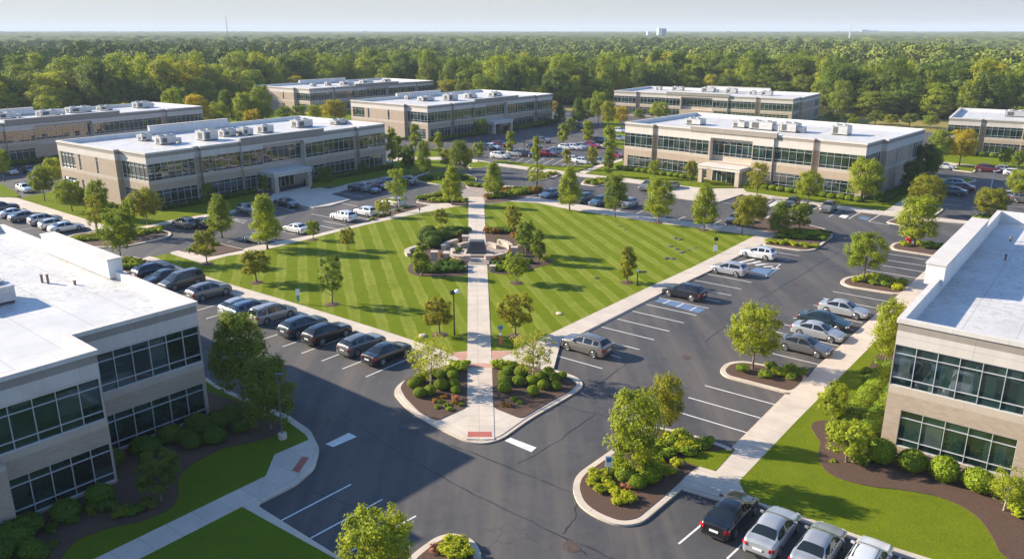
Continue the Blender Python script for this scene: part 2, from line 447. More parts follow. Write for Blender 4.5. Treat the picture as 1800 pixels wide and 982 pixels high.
# ------------------------------------------------------------------ the ground, sheet by sheet
def big(name, r0, z, mat):
    mesh_ = mesh(name, [(-r0, -300, z), (r0, -300, z), (r0, r0, z), (-r0, r0, z)], [(0, 1, 2, 3)], [mat]); tag(mesh_, kind='structure')
big('ground', 9000, -0.06, 'wood_floor')
# asphalt of the whole estate (drives and car parks)
slab('asphalt', [(-260, -40), (330, -40), (330, 150), (190, 215), (120, 262), (-60, 305), (-230, 260)], 0.0, 'asphalt', world=True, z0=-0.3)
# rough meadow strips behind the estate
slab('meadow', [(1430, 206), (1530, 209), (1680, 215), (1680, 236), (1500, 222), (1430, 222)], 0.02, 'meadow')
slab('meadow', [(955, 184), (1050, 185), (1075, 192), (1060, 197), (955, 194)], 0.02, 'meadow')
slab('meadow', [(380, 205), (470, 196), (620, 186), (640, 206), (560, 222), (360, 232)], 0.02, 'grass')
slab('meadow', [(100, 232), (380, 205), (365, 240), (200, 250)], 0.02, 'grass')
slab('meadow', [(1060, 205), (1085, 206), (1100, 232), (1180, 212), (1180, 200), (1500, 222), (1480, 250), (1090, 262), (1060, 240)], 0.015, 'grass')

# central lawn in two halves, mown in stripes
LB, RB = 823.5, 849.5
slab('lawn', [(267, 451), (300, 444.5), (353, 461), (400, 448.5), (431, 443), (469, 437), (558, 415), (647, 393), (733, 374.5), (800, 362), (826, 358.5),
              (821.5, 616), (791, 620), (700, 589), (600, 557.5), (500, 527), (400, 498), (330, 474)], 0.13, 'grass_striped')
slab('lawn', [(849.5, 360), (897, 354), (944, 355.5), (1000, 366), (1078, 378.5), (1158, 391), (1238, 401), (1329, 413), (1220, 468), (1140, 504.5), (940, 599), (904, 616), (863.5, 616)], 0.13, 'grass_striped')
# concrete walks round it
slab('footpath', [(823.5, 346), (850, 346), (854, 410), (858, 500), (863.5, 616), (867, 700), (869, 771), (820, 771), (821.3, 700), (821.6, 616), (822.5, 500), (823.3, 410)], 0.168, 'concrete_path')
slab('footpath', [(247, 456), (262, 450), (272, 452), (330, 474), (400, 498), (500, 527), (600, 557.5), (700, 589), (791, 620), (823, 616), (823, 660), (750, 649), (718, 616), (673, 596), (615, 578), (575, 564), (511, 550), (422, 522), (307, 475)], 0.135, 'concrete_cross')
slab('footpath', [(862, 616), (904, 616), (940, 599), (1140, 504.5), (1220, 468), (1329, 413), (1345, 411), (1361, 410), (1338, 430), (1300, 448.5), (1249, 475), (1162, 515), (1007, 593), (984, 607), (972, 652), (864, 652)], 0.135, 'concrete_walk')
slab('footpath', [(897, 354), (909, 348.5), (925, 346), (944, 347), (1078, 369), (1129, 377), (1202, 388), (1273, 396), (1361, 409), (1345, 415), (1329, 414), (1238, 402), (1158, 392), (1078, 379.5), (1000, 367.5), (944, 356.5)], 0.14, 'concrete_cross')
slab('footpath', [(300, 443), (313, 440), (345, 448), (364, 453), (400, 444), (453, 431), (558, 411), (687, 380), (731, 368), (760, 360), (731, 355), (745, 351), (800, 357), (826, 352), (826, 360), (800, 363), (733, 375.5), (647, 394), (558, 416), (469, 438), (431, 445), (400, 449.5), (353, 462), (300, 446)], 0.14, 'concrete_walk')
slab('footpath', [(800, 341), (822, 330), (850, 329), (886, 334), (878, 344), (851, 353), (851, 357), (823, 357), (823, 350)], 0.145, 'stone_paving', 1.5)
slab('footpath', [(885, 326), (924, 328), (960, 331), (950, 334), (890, 332)], 0.14, 'concrete_plaza')
slab('paving_band', [(790, 621), (823, 616), (823, 627), (812, 633)], 0.150, 'salmon_concrete')
slab('paving_band', [(862, 616.5), (905, 616.5), (868, 633)], 0.150, 'salmon_concrete')
slab('paving_band', [(822.3, 638), (863.6, 638), (864.2, 645.5), (822.1, 645.5)], 0.174, 'salmon_concrete')

# headland island with its two beds, kerb all round
_, HP = slab('kerb', [(750, 649), (701, 673), (690, 690), (715, 719), (763, 748.5), (818, 775), (849, 779.5), (882, 771), (931, 736), (1008, 692), (1028, 676), (1014, 661), (975, 649), (905, 628), (800, 628)], 0.10, 'concrete_kerb', 1.2)
slab('kerb', [(p.x, p.y) for p in inset(HP, 0.3)], 0.14, 'concrete_plaza', world=True)
slab('planting_bed', [(821, 645), (821.2, 714), (767, 739), (738, 724), (712, 697), (703, 680), (714, 665), (748, 653), (790, 640)], 0.185, 'mulch', 0.5)
slab('planting_bed', [(864.8, 645), (866.8, 715), (917, 735), (960, 709), (1003, 686), (1015, 674), (1003, 664), (973, 655), (935, 643), (900, 637)], 0.185, 'mulch', 0.5)
slab('paving_band', [(822.3, 758), (864, 758), (864.5, 767), (822, 767)], 0.176, 'warning_pad')

# beds at the upper end of the footpath
island([(731, 354), (743, 345), (768, 338), (798, 337), (803, 344), (823, 350), (824, 360), (800, 362), (789, 356.5), (760, 358)], 0.6, kerb=0.2)
island([(850, 352), (861, 346), (884, 332), (930, 330), (966, 332), (953, 341), (922, 347), (897, 353.5), (851, 359)], 0.6, kerb=0.2)
island([(818, 321), (836, 318), (856, 322), (850, 331), (820, 329)], 1.0, kerb=0.25)
# islands of the right-hand car park
IS = {}
IS['corner'] = island([(1336, 430), (1415, 441), (1434, 438), (1466, 413), (1452, 402), (1395, 388), (1349, 378), (1345, 384), (1270, 392), (1290, 398), (1362, 409.5)], 1.2)
IS['hydrant'] = island([(1563, 433), (1569, 427), (1585, 424), (1640, 428), (1700, 436), (1660, 453), (1642, 449.5), (1569, 438)], 1.6)
IS['middle'] = island([(1475, 495.5), (1484, 487), (1510, 483), (1560, 489), (1606, 496), (1589, 519), (1489, 503)], 1.8)
IS['lower'] = island([(1264, 650), (1276, 637), (1304, 633), (1344, 640), (1431, 660), (1403, 686), (1387, 690.5), (1274, 661)], 2.2)
IS['near'] = island([(1086, 782), (1014, 832), (1005, 855), (1016, 886), (1048, 908), (1090, 923), (1128, 918), (1199, 858), (1220, 836), (1296, 789), (1250, 774), (1200, 757), (1130, 745)], 1.8)
slab('lawn', [(1196, 806), (1232, 792), (1292, 790), (1258, 827), (1216, 815)], 0.18, 'grass')
IS['front'] = island([(700, 1000), (728, 969), (767, 942), (795, 935), (830, 945), (845, 966), (848, 1010), (840, 1060), (690, 1060)], 1.4)
# concrete pad and right-hand footpath
slab('footpath', [(1293, 787), (1394.6, 685.6), (1445, 643), (1584, 517), (1637, 469), (1660, 452), (1700, 455), (1640, 500), (1590, 545), (1538.5, 600), (1402, 737), (1299, 845), (1310, 868), (1330, 884), (1269, 873), (1195, 852), (1216, 814), (1256, 827)], 0.165, 'concrete_walk')
slab('kerb', [(1197, 853), (1270, 875), (1269, 879), (1194, 857)], 0.12, 'concrete_kerb')
slab('kerb', [(1286, 786), (1380, 692), (1388, 693), (1295, 789)], 0.13, 'concrete_kerb')
slab('kerb', [(1402, 684), (1436, 643), (1584, 513), (1634, 468), (1640, 470), (1446, 643.5), (1408, 684)], 0.12, 'concrete_kerb')
# lawn, bed and kerb of the right-hand building
_, RP = slab('kerb', [(1291, 850), (1310, 872), (1350, 893), (1402, 912), (1478, 937), (1571, 970), (1720, 1015), (1900, 1075), (2300, 1000), (2100, 700), (1640, 500), (1590, 545), (1538.5, 600)], 0.14, 'concrete_kerb', 0.3)
slab('lawn', [(1299, 845), (1309, 864), (1330, 879.5), (1402, 903), (1478, 928.5), (1571, 960), (1720, 1006), (1900, 1065), (2300, 990), (2100, 700), (1640, 500), (1590, 545), (1538.5, 600), (1402, 737)], 0.16, 'grass')
slab('planting_bed', [(1459, 738), (1433, 739), (1425, 747), (1432, 762), (1443, 776), (1437, 799), (1449, 826), (1480, 842), (1531, 854), (1589, 860), (1647, 870), (1686, 885), (1721, 908), (1745, 942), (1760, 975), (1850, 1010), (1990, 960), (1900, 800), (1545, 690), (1500, 745), (1478, 742)], 0.20, 'mulch', 0.6)
slab('planting_bed', [(1520, 680), (1548, 690), (1620, 560), (1760, 420), (1750, 405), (1600, 545), (1530, 640)], 0.185, 'mulch', 0.3)
slab('planting_bed', [(1535, 628), (1560, 622), (1562, 640), (1545, 648), (1532, 640)], 0.195, 'mulch', 0.5)

# grounds of the left-hand building: kerb, lawn, footpath, bed
_, LP = slab('kerb', [(330, 650), (362, 662), (381, 676), (428, 697), (506, 728), (546, 756), (562, 788), (553, 822), (521, 850), (450, 886), (604, 982), (720, 1060), (500, 1300), (-500, 1200), (-300, 700), (100, 560)], 0.14, 'concrete_kerb', 0.5)
slab('lawn', [(320, 655), (360, 668), (381, 682), (428, 705), (500, 736), (537, 763), (543, 773), (483, 798), (467, 835), (163, 982), (0, 1065), (-500, 1200), (-300, 700), (100, 560)], 0.16, 'grass_mown')
slab('lawn', [(237, 984), (424, 889), (592, 982), (700, 1055), (500, 1290), (-500, 1195), (-20, 1115)], 0.165, 'grass_mown')
slab('footpath', [(543, 772), (552, 790), (545, 817), (515, 842), (446, 880), (424, 890), (237, 985), (-20, 1118), (-80, 1080), (0, 1066), (163, 982.5), (467, 835.5), (482.5, 798)], 0.185, 'concrete_walk')
slab('paving_band', [(531, 802), (543, 803), (525.5, 830), (513, 826)], 0.195, 'warning_pad')
slab('planting_bed', [(101, 990), (128, 950), (187, 927), (253, 915), (303, 892), (315, 868), (311, 841), (331, 818), (389, 787), (467, 771), (498, 757), (488, 736), (428, 709), (400, 700), (345, 680), (200, 700), (-100, 850), (-150, 1000), (20, 1030)], 0.19, 'mulch', 0.8)

# left car park surrounds
slab('footpath', [(-80, 336), (0, 346.5), (29, 347.5), (110, 372), (191, 397.5), (202, 400), (165, 404), (106, 386), (0, 354), (-80, 345)], 0.14, 'concrete_cross')
slab('lawn', [(-80, 318), (0, 322), (26, 336), (36, 345), (20, 347), (-80, 335)], 0.14, 'grass', 0.5)
slab('lawn', [(32, 348), (55, 343.5), (95, 336), (150, 325), (400, 330), (476, 349), (404, 370), (369, 375), (300, 387), (236, 401), (193, 398), (110, 372.5)], 0.15, 'grass')
slab('footpath', [(189, 398), (236, 401), (300, 387), (369, 375.5), (404, 370.5), (474, 350), (480, 353), (404, 375), (369, 380), (300, 392), (250, 402), (190, 404)], 0.155, 'concrete_walk')
slab('footpath', [(470, 351), (480, 340), (545, 326), (578, 332), (620, 321), (676, 311.5), (724, 307.5), (728, 313), (680, 317), (626, 328), (580, 341), (617, 350), (580, 361), (551, 364.5)], 0.15, 'concrete_plaza')
slab('lawn', [(545, 332), (610, 323), (676, 311), (724, 307), (748, 302), (714, 290), (678, 284), (560, 300)], 0.16, 'grass')
slab('footpath', [(724, 312), (752, 302), (758, 303), (731, 315)], 0.17, 'concrete_walk')
IS['left'] = island([(107, 421), (128, 411), (169, 406.5), (225, 401), (267, 400), (300, 407), (302, 413), (276, 421), (215, 434), (140, 434)], 1.2)
IS['leftcorner'] = island([(324, 439.5), (345, 432), (380, 426), (433, 438.5), (400, 445), (364, 453), (345, 447)], 0.8, kerb=0.2)
IS['leftend'] = island([(203, 455), (230, 449.5), (250, 454), (264, 464), (240, 475), (222, 480), (206, 471)], 0.8, kerb=0.2)
IS['lawnedge'] = island([(636, 392), (658, 378), (700, 366), (725, 360), (756, 361), (731, 368), (687, 379.5)], 0.6, kerb=0.2)
# shaded bed north of the left middle building, and the cross walks by the middle car park
IS['shade'] = island([(729, 312), (755, 303), (780, 300), (815, 303), (838, 312), (838, 319), (775, 325), (733, 318)], 1.2, 'grass', 0.25)
slab('footpath', [(818, 281), (826, 279), (862, 284.5), (922, 292.5), (989, 300.5), (1024, 305), (1078, 311), (1100, 313), (1190, 325), (1240, 331), (1306, 331), (1312, 337), (1389, 348), (1417, 352), (1472, 360), (1555, 371), (1644, 382), (1711, 389), (1711, 394), (1644, 388), (1555, 377), (1470, 367), (1389, 353), (1305, 341), (1264, 354.5), (1220, 351.5), (1182, 346), (1148, 336), (1129, 323), (1060, 314), (1005, 308), (960, 302), (900, 294), (860, 288.5)], 0.14, 'concrete_plaza')
slab('footpath', [(1019, 302), (1056, 288.5), (1094, 279), (1094, 283), (1060, 292), (1030, 304)], 0.14, 'concrete_walk')
slab('lawn', [(864, 284), (880, 281.5), (945, 289), (1003, 293), (1050, 287), (1020, 300.5), (989, 299.5), (922, 291.5)], 0.145, 'grass')
slab('lawn', [(1031, 303.5), (1060, 292), (1094, 282.5), (1110, 270), (1500, 300), (1600, 318), (1612, 335), (1600, 344), (1555, 369), (1472, 359), (1417, 351), (1312, 336), (1306, 329), (1240, 330), (1190, 324), (1100, 312)], 0.15, 'grass')
slab('footpath', [(1551, 373), (1600, 343), (1614, 346), (1579, 375.5)], 0.165, 'concrete_walk')
IS['drive'] = island([(930, 312), (945, 305), (965, 302.5), (987, 303.5), (978, 310), (950, 317)], 0.8)
IS['lot'] = island([(820, 293), (826, 286), (845, 283.5), (866, 288), (852, 294.5), (830, 296)], 0.8, 'grass', 0.25)
IS['yellow'] = island([(1020, 323), (1028, 316), (1050, 311.5), (1080, 313.5), (1066, 323.5), (1046, 327)], 0.8)
IS['north'] = island([(1557, 390), (1580, 380), (1612, 384), (1596, 398)], 0.5, kerb=0.25)
IS['kerbend'] = island([(1588, 373), (1606, 362), (1640, 361), (1660, 367), (1642, 380)], 0.8, 'grass')
IS['walkend'] = island([(1707, 388), (1715, 376), (1750, 373), (1760, 388), (1730, 393)], 0.8, kerb=0.2)
slab('footpath', [(1649, 283), (1684, 287.5), (1800, 298), (1950, 312), (1950, 317), (1800, 303), (1684, 292), (1649, 288)], 0.14, 'concrete_cross')
slab('lawn', [(1640, 279), (1655, 262), (1900, 280), (1950, 311), (1800, 297.5), (1684, 287)], 0.15, 'grass')
IS['far'] = island([(1672, 298), (1684, 289.5), (1722, 292), (1712, 303)], 0.8, 'grass')
IS['farend'] = island([(1650, 314), (1700, 312), (1719, 317), (1700, 321), (1650, 322)], 0.8, 'grass')
slab('lawn', [(1600, 344), (1612, 335), (1590, 318), (1625, 300), (1655, 322), (1640, 335)], 0.15, 'grass')
slab('lawn', [(670, 285), (700, 270), (760, 262), (820, 278), (775, 298), (750, 303), (724, 306)], 0.06, 'grass')
slab('footpath', [(676, 282), (700, 276), (795, 276), (820, 283), (818, 288), (780, 281), (704, 281), (680, 287)], 0.10, 'concrete_plaza')

# ------------------------------------------------------------------ painted markings
def line(a, b, w=0.12, mat='white_marking', name='stall_line', z=0.004):
    A, B = (Vector(a), Vector(b)) if len(a) == 3 else (g(*a), g(*b))
    d = (B - A); d.z = 0; d.normalize(); n = Vector((-d.y, d.x, 0)) * w / 2
    return mesh(name, [(p.x, p.y, z) for p in (A - n, B - n, B + n, A + n)], [(0, 1, 2, 3)], [mat])
def hd(a): return Vector((sin(R(a)), cos(R(a)), 0))
LINES = MB()
def stall(px, head, L=5.4, w=0.12, back=False):
    A = g(*px); B = A + hd(head) * L; n = Vector((-hd(head).y, hd(head).x, 0)) * w / 2
    z = Vector((0, 0, 0.004)); LINES.quad(A - n + z, A + n + z, B + n + z, B - n + z)
def seg(a, b, w=0.12, mi=0, z=0.004):
    A, B = g(*a), g(*b); d = (B - A).normalized(); n = Vector((-d.y, d.x, 0)) * w / 2; z = Vector((0, 0, z))
    LINES.quad(A - n + z, A + n + z, B + n + z, B - n + z, mi)
# left row (below the lawn)
for p in [(643, 662), (602, 648), (565.6, 634), (530, 620.7), (496.7, 609), (462, 596), (430, 583), (396, 571), (362, 560), (345.6, 545.6), (318, 533), (290, 519), (262, 506), (240, 494)]: stall(p, 38.5, 5.0)
seg((216, 483), (242, 474))
# right lot, left row
for p in [(1059, 647.5), (1091, 628.5), (1124, 614), (1150, 597), (1177, 582), (1201.5, 567), (1224.5, 554), (1245.6, 541.6), (1266, 530), (1285.6, 519), (1303, 508), (1321, 496), (1388, 458), (1405, 449.6)]: stall(p, -53, 5.6)
seg((984, 607), (1338, 431.5), 0.10)
# right lot, right row
for p in [(1193, 724), (1210, 698), (1239, 677), (1358, 621), (1350, 598), (1364, 583), (1378, 570), (1394, 558), (1412, 546), (1430, 536), (1447, 523.5), (1464, 512), (1523, 474), (1543, 465), (1553, 456), (1558, 445.5)]: stall(p, 127, 5.7)
# bottom right row and bottom left row
for p in [(1193, 955), (1278, 981), (1384, 984), (1487, 984), (1560, 1010)]: stall(p, 43, 5.4)
for a, b in [((492.4, 915), (617, 850.5)), ((546, 945), (672, 877)), ((601, 976), (731, 906)), ((670, 1010), (800, 940))]: seg(a, b)
# car park before the left middle building
for p in [(424, 449), (470, 420), (505, 406), (560, 396), (567, 388), (608, 378), (650, 369), (690, 362)]: stall(p, 126, 5.0)
for p in [(480, 421), (520, 412), (421, 388), (430, 392)]: stall(p, -54, 5.0)
for a, b in [((484, 362), (519, 371.5)), ((520, 362), (540, 367)), ((595, 339), (640, 346)), ((612, 334), (650, 341)), ((412, 384), (434, 389)), ((400, 425), (424, 420)), ((424, 420), (455, 428)), ((596, 356), (628, 363)), ((548, 376), (580, 382))]: seg(a, b)
# far left row
for p in [(30, 405), (50, 398), (75, 410), (20, 385), (105, 418), (0, 376)]: stall(p, 40, 5.2)
# upper lot
for p in [(1170, 381), (1205, 380), (1243, 393), (1268, 387), (1130, 371), (1095, 366), (1010, 352), (980, 347)]: stall(p, 215, 4.8)
for a, b in [((1457, 381), (1482, 367)), ((1492, 384.5), (1514, 372)), ((1420, 374), (1444, 360)), ((1527, 389), (1551, 375)), ((1527, 389), (1560, 395)), ((1264, 355), (1287, 358)), ((1287, 358), (1302, 351)), ((1340, 362), (1360, 350)), ((1265, 356), (1290, 343)), ((1560, 395), (1590, 381)), ((1585, 352), (1640, 356)), ((1590, 345), (1640, 350)), ((1645, 358), (1690, 362)), ((1660, 350), (1690, 353)), ((1680, 335), (1715, 337)), ((1768, 362), (1800, 364)), ((1768, 372), (1800, 374))]: seg(a, b)
# middle lot
for i in range(9): seg((886 + 17 * i, 286 + 0.9 * i), (905 + 17 * i, 277 + 0.6 * i), 0.12)
for i in range(8): seg((900 + 19 * i, 266 - 0.8 * i), (918 + 19 * i, 260 - 0.8 * i), 0.12)
# crossing bars
def patch(pts, mi, z=0.004): 
    P = [g(*p) for p in pts]; LINES.add([(p.x, p.y, z) for p in P], [tuple(range(len(P)))] if (P[1] - P[0]).cross(P[2] - P[1]).z > 0 else [tuple(reversed(range(len(P))))], mi)
patch([(572, 780), (613, 760), (627, 767), (586, 785)], 0)
patch([(887, 774), (897, 768.5), (943, 786), (934, 794)], 0)
# blue accessible bays
patch([(1150, 529), (1163, 524), (1240, 543), (1228, 550)], 1)
for t in (0.2, 0.5, 0.8): seg((1150 + 78 * t, 529 + 21 * t), (1163 + 77 * t, 524 + 19 * t), 0.14, 0, 0.008)
patch([(1508, 384), (1514, 380.5), (1529, 383), (1524, 387)], 1)
patch([(1474, 381), (1480, 377), (1492, 379), (1486, 384)], 0)
patch([(1318, 476), (1330, 470), (1368, 474), (1350, 484)], 1)
for i in range(5): seg((1300 + 14 * i, 461 + 2.6 * i), (1326 + 11 * i, 455 + 4.2 * i), 0.35)
seg((1296, 462), (1372, 464)); seg((1372, 464), (1345, 486)); seg((1345, 486), (1310, 480))
for i in range(3): seg((1347 + 6 * i, 364 - 1.0 * i), (1368 + 6 * i, 352 - 0.3 * i), 0.3)
lo = LINES.build('parking_markings', ['white_marking', 'blue_marking']); tag(lo, kind='structure')
# black tar seams
def seam(pts, w=0.09):
    mb = MB(); P = [g(*p) for p in pts]; Q = []
    for i in range(len(P) - 1):
        for t in range(6): Q.append(P[i].lerp(P[i + 1], t / 6) + Vector((random.gauss(0, .05), random.gauss(0, .05), 0)))
    Q.append(P[-1])
    for i in range(len(Q) - 1):
        d = (Q[i + 1] - Q[i]).normalized(); n = Vector((-d.y, d.x, 0)) * w / 2 * random.uniform(0.6, 1.3); z = Vector((0, 0, 0.003))
        mb.quad(Q[i] - n + z, Q[i] + n + z, Q[i + 1] + n + z, Q[i + 1] - n + z)
    tag(mb.build('tar_seam', ['tar_seam']), kind='structure')
for s in [[(600, 724), (670, 775), (755, 826), (833, 868), (989, 942), (1080, 982)], [(794, 781), (896, 822), (1005, 865)], [(911, 814), (950, 794), (1047, 728)],
          [(1014, 884), (1010, 911), (989, 938)], [(973, 709), (1082, 736)], [(480, 790), (520, 850), (700, 920)], [(1240, 600), (1330, 530), (1480, 440)], [(355, 600), (480, 660), (600, 724)], [(1040, 682), (1120, 625)], [(989, 942), (1030, 975)]]: seam(s)
def cover(px, py, r=0.45):
    p = g(px, py)
    o = MB().lathe([(r * 1.25, 0.0), (r * 1.25, 0.012), (r, 0.012), (r * 0.98, 0.006), (r * .9, 0.02), (0.05, 0.022)], 24).build('manhole_cover', ['iron']); o.location = (p.x, p.y, 0.0); return o
tag(cover(1005, 960, 0.42), 'round rusty iron drain cover in the asphalt at the bottom of the picture', 'manhole cover', 'iron covers in the asphalt')
tag(cover(1207, 628, 0.36), 'small iron cover in the middle of the car park lane on the right', 'manhole cover', 'iron covers in the asphalt')
tag(cover(1396, 499, 0.40), 'small dark iron cover in the lane left of the middle planted island', 'manhole cover', 'iron covers in the asphalt')
# ------------------------------------------------------------------ office buildings
WMATS = ['brick', 'concrete_band', 'precast', 'taupe_band', 'cap_metal']
def office(label, origin, th, foot, h, wb, wt, roofdrop=0.75, raises=(), lwz=(0.45, 3.0), canopy=None, entry=None, name='office_building', white_in=True, pitch=1.25):
    """foot: list of (x, y, spec) CCW; spec describes the edge that STARTS at the vertex: list of (a0, a1, z0, z1, depth) windows"""
    b = empty(name, label, 'office building', (origin[0], origin[1], 0), th, 'two-storey office buildings')
    P = [Vector((f[0], f[1], 0)) for f in foot]; N = len(P)
    wall = MB(); ws = wb - 0.5; tp0 = h - 0.80
    zb = [0, ws, wb, wt, tp0, h - 0.28]
    def band(z):
        return 0 if z < ws else 1 if z < wb else 0 if z < wt else 2 if z < tp0 else 3
    for i in range(N):
        A, B = P[i], P[(i + 1) % N]; L = (B - A).length
        if L < 0.01: continue
        d = (B - A) / L; n = Vector((d.y, -d.x, 0)); wins = foot[i][2]
        xs = sorted({0, L} | {w[0] for w in wins} | {w[1] for w in wins}); zs = sorted(set(zb) | {w[2] for w in wins} | {w[3] for w in wins})
        pt = lambda a, z, o=0: A + d * a + Vector((0, 0, z)) - n * o
        for x0, x1 in zip(xs, xs[1:]):
            for z0, z1 in zip(zs, zs[1:]):
                cx, cz = (x0 + x1) / 2, (z0 + z1) / 2
                if any(w[0] < cx < w[1] and w[2] < cz < w[3] for w in wins): continue
                wall.quad(pt(x0, z0), pt(x1, z0), pt(x1, z1), pt(x0, z1), band(cz))
        for w in wins:
            a0, a1, z0, z1, dep = w[:5]; dep = dep or 0.14
            mi = 4 if dep < 0.5 else 2
            wall.quad(pt(a0, z0), pt(a0, z0, dep), pt(a1, z0, dep), pt(a1, z0), 4)
            wall.quad(pt(a0, z1), pt(a1, z1), pt(a1, z1, dep), pt(a0, z1, dep), mi)
            wall.quad(pt(a0, z0), pt(a0, z1), pt(a0, z1, dep), pt(a0, z0, dep), mi)
            wall.quad(pt(a1, z0), pt(a1, z0, dep), pt(a1, z1, dep), pt(a1, z1), mi)
            fz0, fz1 = (z0, z1)
            if len(w) > 5:        # a recess whose glass is lower than the opening
                fz0, fz1 = w[5]
                wall.quad(pt(a0, z0, dep), pt(a1, z0, dep), pt(a1, fz0, dep), pt(a0, fz0, dep), 1)
                wall.quad(pt(a0, fz1, dep), pt(a1, fz1, dep), pt(a1, z1, dep), pt(a0, z1, dep), 2)
            fr = MB(); q = 0.019
            T = Matrix((( d.x, -n.x, 0, A.x), (d.y, -n.y, 0, A.y), (0, 0, 1, 0), (0, 0, 0, 1)))
            def bar(x0, x1, zz0, zz1, pr=0.10): fr.box(x0, x1, dep - pr, dep - 0.004, zz0, zz1, 0, T)
            hh = fz1 - fz0
            bar(a0, a1, fz0, fz0 + 0.045, 0.105); bar(a0, a1, fz1 - 0.045, fz1, 0.105)
            if a1 - a0 > 1.2:
                nm_ = max(1, round((a1 - a0) / pitch)); st = (a1 - a0) / nm_
                for k in range(nm_ + 1):
                    xx = a0 + st * k; bar(max(a0, xx - q), min(a1, xx + q), fz0 + 0.047, fz1 - 0.047, 0.10)
            else: bar(a0, a0 + 0.05, fz0 + 0.047, fz1 - 0.047); bar(a1 - 0.05, a1, fz0 + 0.047, fz1 - 0.047)
            for fr_ in (0.20, 0.79):
                zz = fz0 + hh * fr_; bar(a0 + 0.001, a1 - 0.001, zz - q, zz + q, 0.093)
            wo = fr.build('window', ['frame_metal'], b)
            mesh('glass', [pt(a0, fz0, dep), pt(a1, fz0, dep), pt(a1, fz1, dep), pt(a0, fz1, dep)], [(0, 1, 2, 3)], ['window_glass'], wo)
    wall.build('wall', WMATS, b)
    # roof sheet
    rz = h - roofdrop; tris = geometry.tessellate_polygon([P]); 
    fs = []
    for t in tris:
        a, bb, c = (P[k] for k in t); cr = (bb.x - a.x) * (c.y - a.y) - (bb.y - a.y) * (c.x - a.x)
        fs.append(tuple(t) if cr > 0 else tuple(reversed(t)))
    mesh('roof', [(p.x, p.y, rz) for p in P], fs, ['roof_membrane'], b)
    # parapet cap and inner face
    def off(o):
        out = []
        for i in range(N):
            a, c0, c = P[i - 1], P[i], P[(i + 1) % N]
            d1 = (c0 - a).normalized(); d2 = (c - c0).normalized()
            n1 = Vector((d1.y, -d1.x, 0)); n2 = Vector((d2.y, -d2.x, 0))
            out.append(c0 + (n1 + n2) * (o / (1 + n1.dot(n2))) if n1.dot(n2) > -0.9 else c0)
        return out
    O, I = off(0.09), off(-0.32); pr = MB(); W0 = off(-0.001)
    for i in range(N):
        j = (i + 1) % N; zv = lambda p, z: Vector((p.x, p.y, z))
        pr.quad(zv(O[i], h - 0.28), zv(O[j], h - 0.28), zv(O[j], h), zv(O[i], h), 0)
        pr.quad(zv(W0[i], h - 0.28), zv(W0[j], h - 0.28), zv(O[j], h - 0.28), zv(O[i], h - 0.28), 0)
        pr.quad(zv(O[i], h), zv(O[j], h), zv(I[j], h), zv(I[i], h), 0)
        pr.quad(zv(I[i], h), zv(I[j], h), zv(I[j], rz - 0.02), zv(I[i], rz - 0.02), 1)
    pr.build('parapet', ['cap_metal', 'white_parapet'], b)
    for (x0, x1, y0, y1, zt) in raises:
        r = MB(); r.box(x0, x1, y0, y1, h - 0.5, zt - 0.14, 1); r.box(x0 - .06, x1 + .06, y0 - .06, y1 + .06, zt - 0.14, zt, 0)
        r.build('raised_parapet', ['cap_metal', 'taupe_band' if y1 < 1 else 'white_parapet'], b)
    if canopy:
        x0, x1, yb, yf, z0, z1 = canopy
        c = MB(); c.box(x0, x1, yf, yb, z0, z1 - 0.2, 0); c.box(x0 - .12, x1 + .12, yf - .12, yb, z1 - 0.2, z1, 1)
        co = c.build('canopy', ['precast', 'cap_metal'], b)
        for px in (x0 + 0.1, x1 - 0.9):
            MB().box(px, px + 0.8, yf + 0.1, yf + 0.9, 0.1, z0, 0).build('canopy_post', ['concrete_band'], b)
        dd = MB(); n_ = 6; wd = (x1 - x0 - 2.4) / n_
        for k in range(n_ + 1): dd.box(x0 + 1.2 + wd * k - 0.05, x0 + 1.2 + wd * k + 0.05, yb - 0.12, yb - 0.02, 0.15, z0, 0)
        dd.box(x0 + 1.2, x1 - 1.2, yb - 0.11, yb - 0.03, 2.15, 2.25, 0)
        do = dd.build('door', ['frame_metal'], b)
        mesh('glass', [(x0 + 1.2, yb - 0.03, 0.15), (x1 - 1.2, yb - 0.03, 0.15), (x1 - 1.2, yb - 0.03, z0), (x0 + 1.2, yb - 0.03, z0)], [(0, 1, 2, 3)], ['window_glass'], do)
    return b

